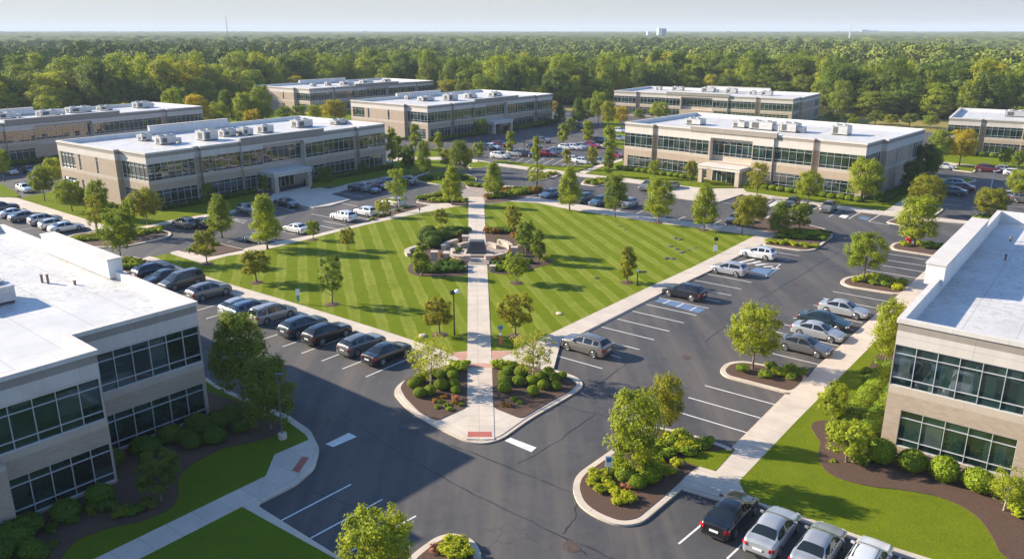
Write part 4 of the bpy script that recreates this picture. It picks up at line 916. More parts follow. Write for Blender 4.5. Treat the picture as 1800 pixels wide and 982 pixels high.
CARS = [
 # row below the lawn, left
 ('suv', 271, 485, 38, 'navy', 'dark blue car at the far left end of the row below the lawn', 1),
 ('sedan', 287, 496, 218, 'slate', 'slate blue sedan second from the left in the row below the lawn', 1),
 ('van', 320, 503, 218, 'brown', 'dark brown people carrier facing the near left roof, third in the row below the lawn', 1),
 ('suv', 368, 521, 38, 'taupe', 'light taupe sport utility car just right of the near left roof corner', 1),
 ('hatch', 424, 547, 38, 'silver', 'mostly hidden silver car left of the blue one in the row below the lawn', 1),
 ('suv', 443, 554, 38, 'blue', 'blue sport utility car partly behind the big dark tree in the row below the lawn', 1),
 ('van', 480, 561, 38, 'champagne', 'long champagne estate car beside the top of the big dark tree', .97),
 ('suv', 534, 583, 38, 'slate', 'dark slate sport utility car left of the black one in the row below the lawn', 1),
 ('suv', 576, 596, 38, 'black', 'black sport utility car between the slate one and the grey one below the lawn', 1),
 ('suv', 637, 615, 38, 'grey', 'grey sport utility car second from the right end of the row below the lawn', .95),
 ('sedan', 681, 629, 38, 'black', 'black sedan at the right end of the row below the lawn, by the headland bed', 1),
 # right car park, left side
 ('suv', 1030, 617, -52, 'taupe', 'bronze grey sport utility car nearest the headland bed on the right of the path', 1),
 ('suv', 1202, 522, -52, 'black', 'black sport utility car beside the blue painted bay', .97),
 ('hatch', 1281, 481, -52, 'silver', 'silver hatchback below the white car along the right edge of the lawn', 1),
 ('suv', 1332, 453, -52, 'white', 'white car next to the corner island at the right tip of the lawn', .93),
 # right car park, right side
 ('sedan', 1482, 552, 128, 'silver', 'silver blue sedan, uppermost of the four by the right-hand footpath', 1),
 ('sedan', 1448, 573, 128, 'green', 'very dark green car second of the four by the right-hand footpath', 1.02),
 ('sedan', 1437, 592, 128, 'silver', 'bright silver sedan third of the four by the right-hand footpath', 1),
 ('sedan', 1412, 617, 128, 'grey', 'dark grey sedan lowest of the four by the right-hand footpath', 1),
 # bottom right
 ('sedan', 1283, 916, 39, 'black', 'black sedan with red tail lights at the bottom right, leftmost of that row', 1),
 ('sedan', 1357, 946, 39, 'silver', 'silver sedan right of the black one at the bottom edge', 1),
 ('sedan', 1437, 976, 39, 'silver', 'silver sedan cut by the bottom edge, second from the right there', 1),
 ('suv', 1520, 1006, 39, 'white', 'white car cut by the bottom edge, rightmost of that row', .95),
 # upper lot
 ('hatch', 967, 347, 218, 'blue', 'light blue car left of the pointed tree at the top edge of the lawn', 1),
 ('suv', 1026, 355, 218, 'slate', 'slate blue car just right of the pointed tree at the top edge of the lawn', .92),
 ('suv', 1053, 360, 218, 'blue', 'blue car next to the dark tree at the top edge of the lawn', .92),
 ('hatch', 1104, 364, 218, 'silver', 'silver car half hidden behind the dark tree at the top edge of the lawn', 1),
 ('hatch', 1292, 392, 218, 'grey', 'dark grey car half under the low trees left of the corner island', 1),
 ('suv', 1139, 333, 215, 'grey', 'grey car left of the rounded tree, below the sunlit office plaza', 1),
 ('sedan', 1179, 332, 218, 'champagne', 'pale sedan right of the rounded tree beside the sunlit office plaza', .95),
 ('suv', 1392, 362, 215, 'navy', 'navy car left of the grey one before the sunlit office', .9),
 ('suv', 1455, 371, 215, 'taupe', 'taupe sport utility car beside the blue and white painted bays', .98),
 # before the shaded office
 ('sedan', 505, 363, 126, 'black', 'black sedan alone by the paved forecourt of the shaded office', 1),
 ('hatch', 437, 374, 126, 'grey', 'dark car mostly hidden by the bright tree before the shaded office', 1),
 ('suv', 326, 399, -54, 'taupe', 'grey sport utility car left of the bright green trees before the shaded office', .92),
 ('hatch', 352, 399, -54, 'black', 'black car tucked against the grey one before the shaded office', .95),
 ('sedan', 453, 425, -54, 'silver', 'silver car under the bright green tree at the left edge of the lawn', 1),
 ('sedan', 521, 408, -54, 'white', 'white sedan beside the little tree at the left edge of the lawn', .93),
 ('suv', 604, 387, -54, 'white', 'white sport utility car in the middle of the row above the lawn', .95),
 ('hatch', 643, 378, -54, 'white', 'white car right of the white sport utility car above the lawn', .97),
 ('hatch', 692, 362, -54, 'cream', 'cream car almost hidden by the tree and shrub above the lawn', 1),
 ('sedan', 633, 336, 126, 'navy', 'navy car, leftmost of the dark row near the shaded office end', 1),
 ('sedan', 651, 338, 126, 'slate', 'slate car second in the dark row near the shaded office end', .9),
 ('sedan', 666, 332, 126, 'darkred', 'dark red car in the row near the shaded office end', 1),
 ('hatch', 683, 326, 126, 'blue', 'blue car behind the tree in the row near the shaded office end', 1),
 ('hatch', 716, 324, 126, 'black', 'black car at the end of the row, by the shaded bed', .95),
 # far left
 ('suv', 4, 372, 42, 'navy', 'navy car cut by the left edge', 1), ('sedan', 26, 380, 42, 'white', 'white car peeping out left of the dark one by the far left walk', .9),
 ('sedan', 47, 387, 42, 'grey', 'dark grey car in the far left row', 1), ('suv', 80, 393, 42, 'silver', 'silver sport utility car in the far left row', .95),
 ('hatch', 97, 400, 42, 'cream', 'cream car squeezed between two others in the far left row', .95), ('sedan', 117, 406, 42, 'white', 'white sedan at the right end of the far left row', .97),
 ('hatch', 45, 337, 130, 'white', 'white car alone behind the small trees at the far left', 1), ('hatch', 54, 305, 130, 'black', 'black car in the shade of the far left office', 1),
 ('hatch', 20, 306, 130, 'silver', 'silver car near the left edge in front of the far left office', .9),
 # middle lot
 ('suv', 879, 278.5, 122, 'white', 'white car nearest the walk in the middle car park', .95), ('hatch', 907, 274, 122, 'silver', 'silver car right of the nearest white one in the middle car park', 1), ('suv', 925, 275.5, 122, 'black', 'black car by the tall lamp in the middle car park', .9),
 ('hatch', 962, 274, 122, 'red', 'bright red car right of the lamp in the middle car park', 1), ('suv', 981, 271.5, 122, 'blue', 'blue car behind the red one in the middle car park', .95), ('hatch', 996, 263, 122, 'white', 'white car left of three in the middle car park', .95),
 ('suv', 1011, 263.5, 122, 'white', 'white car in the centre of the middle car park row', .95), ('hatch', 1026, 261, 122, 'silver', 'silver car touching the large red one in view', .95), ('suv', 1041, 260, 122, 'red', 'large red car at the right of the middle car park', .95),
 ('suv', 1009, 285, 122, 'white', 'white car behind the small round tree by the walk', .9), ('hatch', 1026, 288, 122, 'white', 'lower white car beside the small round tree by the walk', .95), ('hatch', 1051, 288, 122, 'silver', 'silver car by the tree left of the sunlit office', .95),
 ('hatch', 1081, 276, 122, 'red', 'small red car close to the corner of the sunlit office', .9), ('hatch', 866, 262, 122, 'white', 'white car in front of the dark red one before the background office', .95), ('suv', 879, 258, 122, 'darkred', 'dark red car before the background office', .9),
 ('suv', 854, 263, 122, 'slate', 'slate car left of the white one before the background office', .9), ('suv', 953, 251, 122, 'grey', 'grey pickup-like car alone on the shaded asphalt', .95), ('suv', 1056, 251, 122, 'blue', 'blue grey car at the back right of the middle car park', .95),
 ('hatch', 1089, 233, 122, 'white', 'white car peeping from behind the sunlit office corner', .95), ('hatch', 1087, 247, 122, 'silver', 'silver car beside the sunlit office corner', .95), ('hatch', 1070, 262, 122, 'champagne', 'pale car between the slim trees left of the sunlit office', .9),
 ('hatch', 940, 262, 122, 'navy', 'navy car behind the slim tree in the middle car park', .9), ('suv', 640, 214, 122, 'white', 'distant white car behind the background office', .9),
 ('hatch', 985, 196, 122, 'silver', 'distant silver car between the dark evergreens', 1), ('hatch', 1033, 199, 122, 'white', 'distant white car right of the dark evergreens', 1), ('suv', 1018, 226, 122, 'navy', 'navy car in the distance behind the middle car park', .9),
 # right background
 ('suv', 1672, 328, -50, 'teal', 'teal car at the back of the row behind the right-hand trees', .95), ('sedan', 1687, 335, -50, 'darkred', 'dark red car in the shaded row behind the right-hand trees', 1), ('sedan', 1672, 342, -50, 'slate', 'dark teal car in front of the dark red one', 1),
 ('suv', 1736, 302, 128, 'darkred', 'maroon car near the small lamp post at the far right', .95), ('hatch', 1767, 303, 128, 'silver', 'silver car right of the maroon one at the far right', .95), ('hatch', 1784, 309, 128, 'white', 'white car at the far right edge below the cut-off office', .95),
 ('hatch', 1783, 351, 128, 'silver', 'silver car at the right edge behind the near right roof', 1), ('hatch', 1659, 297, 128, 'white', 'white car left of the yellow tree bed', .9), ('suv', 1804, 357, 128, 'grey', 'grey car cut by the right edge', 1),
]
for c in CARS: car(*c[:5], c[5], c[6])
# the four prototypes now stand in the first stalls of their kind

# ------------------------------------------------------------------ plants
def leaf_mesh(name, centers, rad, size, n, mat, seed, tone_bias=0.0, up=0.35, flat=1.0):
    """n small leaf faces gathered in clumps: uneven outline, gaps between clumps"""
    rng = np.random.default_rng(seed)
    C = np.array(centers); k = len(C)
    which = rng.integers(0, k, n); rr = np.array(rad)[which]
    d = rng.normal(size=(n, 3)); d /= np.linalg.norm(d, axis=1)[:, None]
    r = rng.random(n) ** 0.45
    P = C[which] + d * (rr * r)[:, None] * np.array([1, 1, flat])
    G = P - C.mean(0); G /= (np.linalg.norm(G, axis=1)[:, None] + 1e-6)
    N = d * .55 + G * .75 + rng.normal(size=(n, 3)) * 0.55 + np.array([0, 0, up]); N /= np.linalg.norm(N, axis=1)[:, None]
    a = np.cross(N, rng.normal(size=(n, 3))); a /= np.linalg.norm(a, axis=1)[:, None]; b = np.cross(N, a)
    s = size * rng.uniform(0.6, 1.35, n)[:, None]
    V = np.stack([P - a * s * .5, P - b * s * .36 , P + a * s * .5, P + b * s * .36], 1).reshape(-1, 3)
    me = bpy.data.meshes.new(name); me.vertices.add(4 * n); me.vertices.foreach_set('co', V.ravel())
    me.loops.add(4 * n); me.loops.foreach_set('vertex_index', np.arange(4 * n, dtype=np.int32))
    me.polygons.add(n); me.polygons.foreach_set('loop_start', np.arange(0, 4 * n, 4, dtype=np.int32))
    ct = rng.random(k)[which] * 0.55 + rng.random(n) * 0.45 + tone_bias
    at = me.attributes.new('tone', 'FLOAT', 'POINT'); at.data.foreach_set('value', np.repeat(np.clip(ct, 0, 1), 4).astype(np.float32))
    me.materials.append(M[mat]); me.update(calc_edges=True); me.validate()
    return me

def crown_centers(shape, rng, k, rad=1.0):
    """clump centres of a crown in a unit box: x, y in -0.5..0.5, z 0..1"""
    out, rs = [], []
    for i in range(k):
        t = rng.random(); 
        if shape == 'cone': z = .05 + .9 * t ** 1.15; w = .48 * (1 - z) ** .62 * min(1, .55 + z * 2.2) + .02
        elif shape == 'oval': z = .08 + .86 * t; w = .46 * sqrt(max(0, 1 - ((z - .42) / .60) ** 2)) 
        elif shape == 'column': z = .05 + .9 * t; w = .42 * (1 - abs(z - .42) / .75) ** .6
        else: z = .10 + .80 * t; w = .46 * sqrt(max(0, 1 - ((z - .46) / .54) ** 2))
        a = rng.random() * 2 * pi; q = w * rng.random() ** .42 * .93
        sc = rng.uniform(.062, .115) * rad
        out.append((q * cos(a), q * sin(a), z)); rs.append(sc)
    return out, rs

def tree_proto(shape, seed, nleaf, leaf, k=34, trunk=.22, bark='bark', mat='leaf', spread=1.0, rad=1.0, H=7.0, W=4.5):
    """proto of real size H x W; returns (trunk mesh, crown mesh)"""
    rng = np.random.default_rng(seed); cs, rs = crown_centers(shape, rng, k, rad)
    z0 = H * trunk; ch = H - z0
    C = [(x * W, y * W, z0 + z * ch) for x, y, z in cs]
    RR = [r * (W * .6 + ch * .4) * 1.05 for r in rs]
    cm = leaf_mesh('crown', C, RR, leaf, nleaf, mat, seed, flat=.9)
    mb = MB(); r0 = .030 * H ** .75; top = z0 + ch * .72; bend = Vector((rng.normal() * .02, rng.normal() * .02, 0)) * H
    pts = [Vector((0, 0, 0)), Vector((0, 0, z0)) + bend * .4, Vector((0, 0, z0 + ch * .4)) + bend, Vector((0, 0, top)) + bend * 1.4]; rr = [r0, r0 * .75, r0 * .5, r0 * .15]
    mb.tube(pts[0] - Vector((0, 0, .1)), pts[0] + Vector((0, 0, .25)), r0 * 1.5, r0, 8)
    for i in range(3): mb.tube(pts[i], pts[i + 1], rr[i], rr[i + 1], 8)
    for i in range(0, len(C), max(1, len(C) // 14)):
        c = Vector(C[i]); hz = max(z0 * .9, min(top, c.z - Vector((c.x, c.y, 0)).length * .8)); t = (hz - 0) / top
        a = pts[0].lerp(pts[3], 0); a = Vector((bend.x * min(1.4, t * 1.4), bend.y * min(1.4, t * 1.4), hz))
        mid = a.lerp(c, .5) + Vector((0, 0, -.04 * H * .3)); mb.tube(a, mid, r0 * .32, r0 * .2, 5); mb.tube(mid, c, r0 * .2, r0 * .06, 5)
    me = bpy.data.meshes.new('trunk'); me.from_pydata([tuple(v) for v in mb.v], [], mb.f); me.materials.append(M[bark]); me.polygons.foreach_set('use_smooth', [True] * len(me.polygons)); me.update()
    return me, cm, H, W
TP = {
 'maple': [tree_proto('oval', s, 9500, .21, 130, .15, H=7.2, W=5.0, rad=1.22) for s in (1, 2, 21)],
 'broad': [tree_proto('round', s, 9500, .20, 125, .24, H=6.5, W=5.8, rad=1.1) for s in (3, 4, 22)],
 'pyramid': [tree_proto('cone', s, 9500, .20, 150, .16, H=7.2, W=4.6, rad=1.22) for s in (5, 6, 23)],
 'small': [tree_proto('round', s, 4200, .16, 80, .25, H=3.6, W=3.1) for s in (7, 8, 24)],
 'airy': [tree_proto('round', s, 2600, .14, 70, .28, bark='bark_pale', H=4.2, W=4.2, rad=1.15) for s in (9, 25)],
 'column': [tree_proto('column', s, 4200, .18, 80, .10, H=5.0, W=2.2) for s in (10, 12)],
 'tall': [tree_proto('oval', s, 12000, .24, 170, .10, H=9.5, W=6.2) for s in (13, 14)],
 'sparse': [tree_proto('oval', s, 3600, .19, 70, .20, H=6.0, W=4.0) for s in (15, 26)],
}
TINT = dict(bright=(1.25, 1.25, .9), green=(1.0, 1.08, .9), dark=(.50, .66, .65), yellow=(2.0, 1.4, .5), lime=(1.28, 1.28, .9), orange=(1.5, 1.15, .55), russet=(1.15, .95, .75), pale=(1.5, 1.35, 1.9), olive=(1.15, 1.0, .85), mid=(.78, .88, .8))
def tree(kind, bx, by, ty, w, tint, label, group='young trees of the office park', zb=0.16, name='tree', h=None):
    tm, cm, H, W = random.choice(TP[kind]); p = g(bx, by, zb); hh = h or hgt(bx, by, ty); ww = wid(bx, by, w)
    o = empty(name, label, 'tree', (p.x, p.y, zb - .03), random.uniform(0, 6.28), group)
    a = bpy.data.objects.new('trunk', tm); b = bpy.data.objects.new('crown', cm)
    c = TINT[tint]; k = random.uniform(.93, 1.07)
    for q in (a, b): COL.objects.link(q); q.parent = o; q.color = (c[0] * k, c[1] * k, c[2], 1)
    o.scale = (ww / W, ww / W, hh / H); return o
def mulch_ring(px, py, r=.75):
    p = g(px, py, .16); rng = random.Random(px)
    n = 18; V = [(p.x, p.y, .235)]
    for k in range(n):
        a = 2 * pi * k / n; q = r * rng.uniform(.92, 1.08); V.append((p.x + cos(a) * q * .55, p.y + sin(a) * q * .55, .215))
    for k in range(n):
        a = 2 * pi * k / n; q = r * rng.uniform(.9, 1.1); V.append((p.x + cos(a) * q, p.y + sin(a) * q, .125))
    f_ = [(0, 1 + k, 1 + (k + 1) % n) for k in range(n)] + [(1 + k, 1 + n + k, 1 + n + (k + 1) % n, 1 + (k + 1) % n) for k in range(n)]
    tag(mesh('mulch_ring', V, f_, ['mulch']), kind='structure')
# kind, base x, base y, top y, width, tint, label, mulch ring?
TREES = [
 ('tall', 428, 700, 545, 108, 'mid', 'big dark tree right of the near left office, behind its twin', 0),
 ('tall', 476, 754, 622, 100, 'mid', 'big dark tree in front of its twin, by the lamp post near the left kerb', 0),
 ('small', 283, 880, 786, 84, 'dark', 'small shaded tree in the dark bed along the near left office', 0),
 ('broad', 668, 1035, 893, 142, 'lime', 'yellow-green tree at the bottom edge, left of the small bottom island', 0),
 ('airy', 757, 680, 588, 92, 'pale', 'thin pale-leaved tree in the left headland bed', 0),
 ('airy', 938, 667, 582, 92, 'pale', 'thin pale-leaved tree in the right headland bed', 0),
 ('small', 773, 588, 521, 66, 'russet', 'round russet-green tree left of the path, beside the black lamp post', 1),
 ('small', 906, 590, 514, 74, 'russet', 'round russet-green tree just right of the path near its lower end', 1),
 ('sparse', 584, 534, 447, 52, 'dark', 'dark narrow tree in the middle of the left lawn', 1),
 ('small', 451, 496, 438, 62, 'olive', 'low wide tree on the left lawn below the bright pointed tree', 1),
 ('small', 364, 463, 401, 48, 'olive', 'small round tree at the left tip of the lawn', 1),
 ('small', 612, 438, 398, 32, 'olive', 'very small tree alone on the left lawn near its upper edge', 0),
 ('small', 776, 404, 365, 28, 'olive', 'slim little tree left of the path above the planted circle', 0),
 ('small', 902, 411, 360, 34, 'russet', 'slim little tree right of the path above the planted circle', 0),
 ('small', 908, 497, 442, 50, 'green', 'round tree right of the path on the lower rim of the planted circle', 1),
 ('column', 1102, 496, 431, 38, 'olive', 'small upright tree on the right lawn beside the low path light', 1),
 ('column', 741, 484, 425, 40, 'green', 'upright tree on the left rim of the planted circle', 0),
 ('small', 925, 448, 386, 44, 'mid', 'bushy tree behind the upright one on the right rim of the planted circle', 0),
 ('column', 946, 462, 403, 34, 'mid', 'upright dark tree on the right rim of the planted circle', 0),
 ('pyramid', 470, 437, 341, 66, 'bright', 'bright pointed tree at the left edge of the lawn, right of two', 0),
 ('pyramid', 390, 416, 341, 54, 'green', 'bright narrow tree on the corner bed left of the pointed one', 0),
 ('broad', 213, 458, 368, 68, 'mid', 'loose dark green tree behind the raised parapet of the near left roof', 0),
 ('small', 551, 421, 386, 30, 'green', 'very small tree at the lawn edge between the white cars', 1),
 ('sparse', 699, 372, 295, 44, 'green', 'loose narrow tree by the cars above the lawn', 0),
 ('small', 674, 381, 349, 32, 'pale', 'pale little tree half hiding a white car above the lawn', 0),
 ('pyramid', 795, 360, 291, 46, 'bright', 'bright pointed tree left of the paved end of the path', 0),
 ('pyramid', 868, 347, 283, 44, 'bright', 'bright pointed tree right of the paved end of the path', 0),
 ('pyramid', 1001, 370, 290, 52, 'bright', 'bright pointed tree at the top edge of the lawn beside the light blue car', 0),
 ('maple', 1081, 381, 306, 46, 'mid', 'dark green tree at the top edge of the lawn between two bright ones', 0),
 ('maple', 1157, 391, 311, 58, 'bright', 'bright tree at the top edge of the lawn, third from the right', 1),
 ('pyramid', 1237, 404, 322, 58, 'bright', 'bright pointed tree at the top edge of the lawn, nearest the sunlit office doors', 1),
 ('broad', 1304, 411, 343, 50, 'olive', 'low spreading tree at the right tip of the lawn, left of its neighbour', 0),
 ('broad', 1324, 401, 340, 54, 'olive', 'low spreading tree at the right tip of the lawn, right of its neighbour', 0),
 ('pyramid', 1369, 413, 352, 46, 'mid', 'dark pointed tree on the left of the corner island', 0),
 ('small', 1404, 409, 355, 48, 'mid', 'round tree on the right of the corner island', 0),
 ('broad', 1517, 493, 407, 78, 'green', 'loose bright tree on the middle planted island of the right car park', 0),
 ('maple', 1608, 432, 342, 74, 'bright', 'bushy tree beside the red hydrant', 0),
 ('broad', 1323, 647, 532, 102, 'bright', 'large bright tree on the lower planted island of the right car park', 0),
 ('maple', 1556, 640, 525, 66, 'bright', 'bright tree against the corner of the near right office', 0),
 ('small', 1461, 746, 671, 62, 'bright', 'small bright tree at the tip of the curved mulch bed', 0),
 ('small', 1487, 812, 737, 88, 'lime', 'low yellowish tree in the curved mulch bed before the near right office', 0),
 ('maple', 1113, 838, 680, 106, 'lime', 'tall yellow-green tree on the long near island', 0),
 ('broad', 1166, 768, 655, 72, 'olive', 'thin grey-green tree behind the tall one on the long near island', 0),
 ('airy', 1764, 897, 822, 78, 'lime', 'thin pale tree in the mulch at the right edge', 0),
 ('broad', 1738, 388, 328, 64, 'olive', 'spreading tree behind the far end of the near right roof', 0),
 ('broad', 1624, 377, 305, 68, 'olive', 'spreading tree behind the hydrant tree', 0),
 ('maple', 1518, 354, 276, 66, 'bright', 'large bright tree at the right end of the sunlit office front', 1),
 ('broad', 1420, 359, 299, 52, 'lime', 'yellow-green tree before the right half of the sunlit office', 0),
 ('sparse', 1330, 347, 284, 44, 'olive', 'tree just right of the sunlit office doors', 0),
 ('small', 1213, 322, 281, 26, 'olive', 'little tree left of the sunlit office doors', 0),
 ('small', 1150, 314, 279, 24, 'lime', 'little lime tree at the left part of the sunlit office front', 0),
 ('broad', 1686, 291, 225, 56, 'yellow', 'golden yellow tree before the cut-off office', 0),
 ('broad', 1646, 290, 226, 46, 'green', 'green tree between the sunlit office and the golden tree', 0),
 ('maple', 1622, 318, 250, 48, 'dark', 'dark tree against the right end of the sunlit office', 0),
 ('maple', 1600, 338, 282, 44, 'dark', 'dark low tree at the right rear corner of the sunlit office', 0),
 ('broad', 1790, 352, 296, 50, 'lime', 'lime tree at the right edge above the near roof', 0),
 ('small', 1765, 295, 258, 26, 'green', 'small tree before the cut-off office, left one', 0), ('small', 1786, 300, 262, 26, 'mid', 'small tree before the cut-off office, right one', 0),
 ('small', 1500, 232, 205, 26, 'green', 'small tree behind the right end of the sunlit office roof', 0),
 ('broad', 99, 331, 275, 36, 'bright', 'bright round tree left of the shaded office end', 0), ('broad', 79, 353, 288, 46, 'mid', 'dark leaning tree left of the bright round one', 0),
 ('broad', 127, 371, 315, 56, 'green', 'bushy tree before the left end of the shaded office', 0), ('maple', 176, 384, 314, 42, 'green', 'narrow tree before the left end wall of the shaded office', 0),
 ('small', 151, 368, 328, 30, 'mid', 'low dark tree between the bushy and the narrow one', 0),
 ('broad', 260, 395, 328, 66, 'olive', 'wide olive tree before the glazed corner of the shaded office', 0), ('sparse', 172, 414, 340, 34, 'olive', 'thin tall tree on the left long island', 0),
 ('small', 230, 412, 345, 28, 'green', 'slim tree on the left long island beside the loose dark one', 0),
 ('broad', 8, 318, 261, 36, 'mid', 'tree cut by the left edge before the far left office', 0), ('small', 131, 262, 226, 24, 'yellow', 'yellow tree showing above the left end of the shaded office', 0),
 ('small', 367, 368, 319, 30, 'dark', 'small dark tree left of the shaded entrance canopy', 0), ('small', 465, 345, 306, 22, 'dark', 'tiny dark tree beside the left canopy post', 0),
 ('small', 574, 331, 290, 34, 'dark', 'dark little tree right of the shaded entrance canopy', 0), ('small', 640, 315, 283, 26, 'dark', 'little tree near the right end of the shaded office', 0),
 ('maple', 589, 215, 175, 50, 'orange', 'orange and green tree before the farthest left office', 0), ('small', 566, 212, 182, 30, 'green', 'green tree left of the orange one', 0), ('small', 526, 212, 184, 34, 'green', 'small green tree before the farthest left office corner', 0), ('small', 500, 214, 186, 34, 'mid', 'low dark tree before the end of the farthest left office', 0),
 ('column', 730, 262, 216, 24, 'bright', 'slim bright tree before the left end of the background office', 0), ('column', 771, 272, 230, 22, 'bright', 'slim bright tree before the glazed corner of the background office', 0),
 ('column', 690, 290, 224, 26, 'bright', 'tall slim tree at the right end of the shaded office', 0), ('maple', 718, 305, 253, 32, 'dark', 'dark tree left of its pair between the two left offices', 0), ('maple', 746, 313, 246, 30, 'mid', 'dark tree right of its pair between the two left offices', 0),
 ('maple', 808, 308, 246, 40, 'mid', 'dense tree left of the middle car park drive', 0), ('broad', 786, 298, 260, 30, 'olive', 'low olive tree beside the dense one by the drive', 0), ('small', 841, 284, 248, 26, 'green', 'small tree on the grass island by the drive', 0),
 ('column', 898, 272, 229, 24, 'bright', 'slim tree in the middle car park near the background office', 0), ('column', 942, 290, 238, 20, 'bright', 'slim tree right of the tall lamp', 0), ('sparse', 942, 330, 288, 40, 'lime', 'loose lime tree on the shrub island under the tall lamp', 0),
 ('column', 990, 254, 216, 26, 'bright', 'bright tree at the back of the middle car park, left of two', 0), ('column', 1033, 250, 211, 28, 'bright', 'bright tree at the back of the middle car park, right of two', 0),
 ('column', 1071, 290, 218, 30, 'green', 'tall slim tree left of the sunlit office corner', 0), ('column', 1068, 310, 262, 24, 'mid', 'dark slim tree in front of the tall slim one', 0), ('small', 996, 297, 260, 20, 'olive', 'little round tree on the grass strip, left', 0), ('small', 1040, 297, 256, 24, 'olive', 'little round tree on the grass strip, right', 0),
 ('pyramid', 1016, 222, 172, 30, 'dark', 'dark evergreen behind the middle car park, right one', 0), ('pyramid', 984, 220, 182, 26, 'dark', 'dark evergreen behind the middle car park, left one', 0),
 ('broad', 1052, 218, 160, 36, 'green', 'tall loose tree before the woods right of the evergreens', 0), ('broad', 1068, 226, 176, 34, 'olive', 'olive tree left of the farthest right office', 0), ('broad', 1091, 222, 186, 36, 'yellow', 'yellow-green tree at the corner of the farthest right office', 0),
 ('broad', 1158, 214, 178, 40, 'lime', 'round lime tree before the farthest right office', 0), ('small', 1124, 214, 190, 26, 'mid', 'small dark tree left of the round lime one', 0), ('small', 973, 202, 176, 20, 'yellow', 'small yellow tree right of the background office', 0),
 ('broad', 308, 226, 155, 42, 'green', 'round green tree behind the right end of the far left office', 0), ('maple', 350, 232, 166, 50, 'yellow', 'yellow-green tree at the right end of the far left office', 0),
 ('maple', 388, 228, 178, 42, 'lime', 'lime tree right of the yellow-green one between the left offices', 0), ('pyramid', 402, 222, 158, 46, 'mid', 'dark tall tree between the far left and the farthest left office', 0), ('maple', 432, 226, 162, 40, 'lime', 'bright tree left of the farthest left office', 0),
 ('maple', 462, 226, 148, 46, 'green', 'tall green tree hiding the end of the farthest left office', 0), ('small', 446, 232, 190, 34, 'yellow', 'small yellow tree under the tall green one', 0), ('broad', 88, 214, 166, 46, 'lime', 'lime tree behind the far left office roof', 0),
 ('broad', 552, 218, 183, 30, 'lime', 'small lime tree between the green and the orange one', 0), ('broad', 224, 212, 180, 24, 'yellow', 'yellow crown just above the far left roof', 0),
 ('maple', 1030, 216, 172, 34, 'green', 'green tree behind the back row of the middle car park', 0), ('small', 1004, 240, 206, 24, 'mid', 'small dark tree at the back of the middle car park', 0), ('column', 700, 282, 238, 22, 'mid', 'dark slim tree right of the tall slim one by the shaded office end', 0),
 ('broad', 822, 300, 258, 24, 'olive', 'thin olive tree behind the dense one by the drive', 0), ('broad', 1636, 316, 258, 36, 'green', 'green tree in the row right of the sunlit office', 0), ('small', 1610, 352, 312, 34, 'mid', 'low tree at the foot of the diagonal walk', 0),
 ('small', 845, 246, 206, 30, 'dark', 'dark tree beside the entrance of the background office', 0), ('small', 782, 238, 214, 26, 'dark', 'dark little tree before the background office windows', 0),
 ('small', 1462, 218, 196, 34, 'mid', 'bushy low tree at the left end of the pale meadow strip', 0), ('small', 1492, 217, 199, 30, 'green', 'bushy low tree second from the left on the meadow strip', 0), ('small', 1538, 218, 197, 38, 'mid', 'bushy low tree in the middle of the meadow strip', 0),
 ('small', 1566, 222, 200, 30, 'olive', 'small olive tree on the meadow strip', 0), ('small', 1598, 222, 198, 34, 'mid', 'bushy low tree right of the olive one on the meadow strip', 0), ('small', 1634, 226, 201, 34, 'green', 'bushy low tree near the right end of the meadow strip', 0),
]
for k, bx, by, ty, w, ti, lb, ring in TREES:
    if by > 640 and bx < 500: zb = .19
    tree(k, bx, by, ty, w, ti, lb)
    if ring: mulch_ring(bx, by, .8)

# shrubs
def shrub_proto(seed, k, n, leaf, mat, flat, clipped):
    rng = np.random.default_rng(seed); C, RR = [], []
    if clipped:
        # a clipped ball: small leaves all over a slightly uneven surface, twiggy core behind them
        d = rng.normal(size=(n, 3)); d /= np.linalg.norm(d, axis=1)[:, None]; lump = 1 + .05 * np.sin(d[:, 0] * 7 + seed) * np.cos(d[:, 1] * 6 + seed * 2)
        P = d * (.47 * lump * (1 - .10 * rng.random(n) ** 2 + .13 * rng.random(n) ** 5))[:, None]; P[:, 2] = np.where(P[:, 2] > 0, P[:, 2] * .92, P[:, 2] * .85) + .42
        core = int(n * .12); P[:core, :2] *= .8; N = d + rng.normal(size=(n, 3)) * .38; N /= np.linalg.norm(N, axis=1)[:, None]
        A = np.cross(N, rng.normal(size=(n, 3))); A /= np.linalg.norm(A, axis=1)[:, None]; B = np.cross(N, A); sz = leaf * rng.uniform(.7, 1.3, n)[:, None]
        V = np.stack([P - A * sz * .5, P - B * sz * .4, P + A * sz * .5, P + B * sz * .4], 1).reshape(-1, 3)
        me = bpy.data.meshes.new('shrub'); me.vertices.add(4 * n); me.vertices.foreach_set('co', V.ravel()); me.loops.add(4 * n); me.loops.foreach_set('vertex_index', np.arange(4 * n, dtype=np.int32))
        me.polygons.add(n); me.polygons.foreach_set('loop_start', np.arange(0, 4 * n, 4, dtype=np.int32))
        me.attributes.new('tone', 'FLOAT', 'POINT').data.foreach_set('value', np.repeat(rng.random(n), 4).astype(np.float32)); me.materials.append(M[mat]); me.update(calc_edges=True); return me
    else:
        for i in range(k):
            a = rng.random() * 6.28; q = rng.random() ** .5 * .36; C.append((cos(a) * q, sin(a) * q, .16 + rng.random() * (.55 - q * .6))); RR.append(rng.uniform(.12, .2))
    return leaf_mesh('shrub', C, RR, leaf, n, mat, seed, flat=flat)
SP = {'ball': [shrub_proto(s, 60, 4200, .075, 'leaf_shrub', 1, True) for s in (31, 32, 33)], 'soft': [shrub_proto(s, 30, 1900, .10, 'leaf_shrub', 1, False) for s in (34, 35, 36)], 'flower': [shrub_proto(s, 14, 380, .12, 'flower', .8, False) for s in (37,)]}
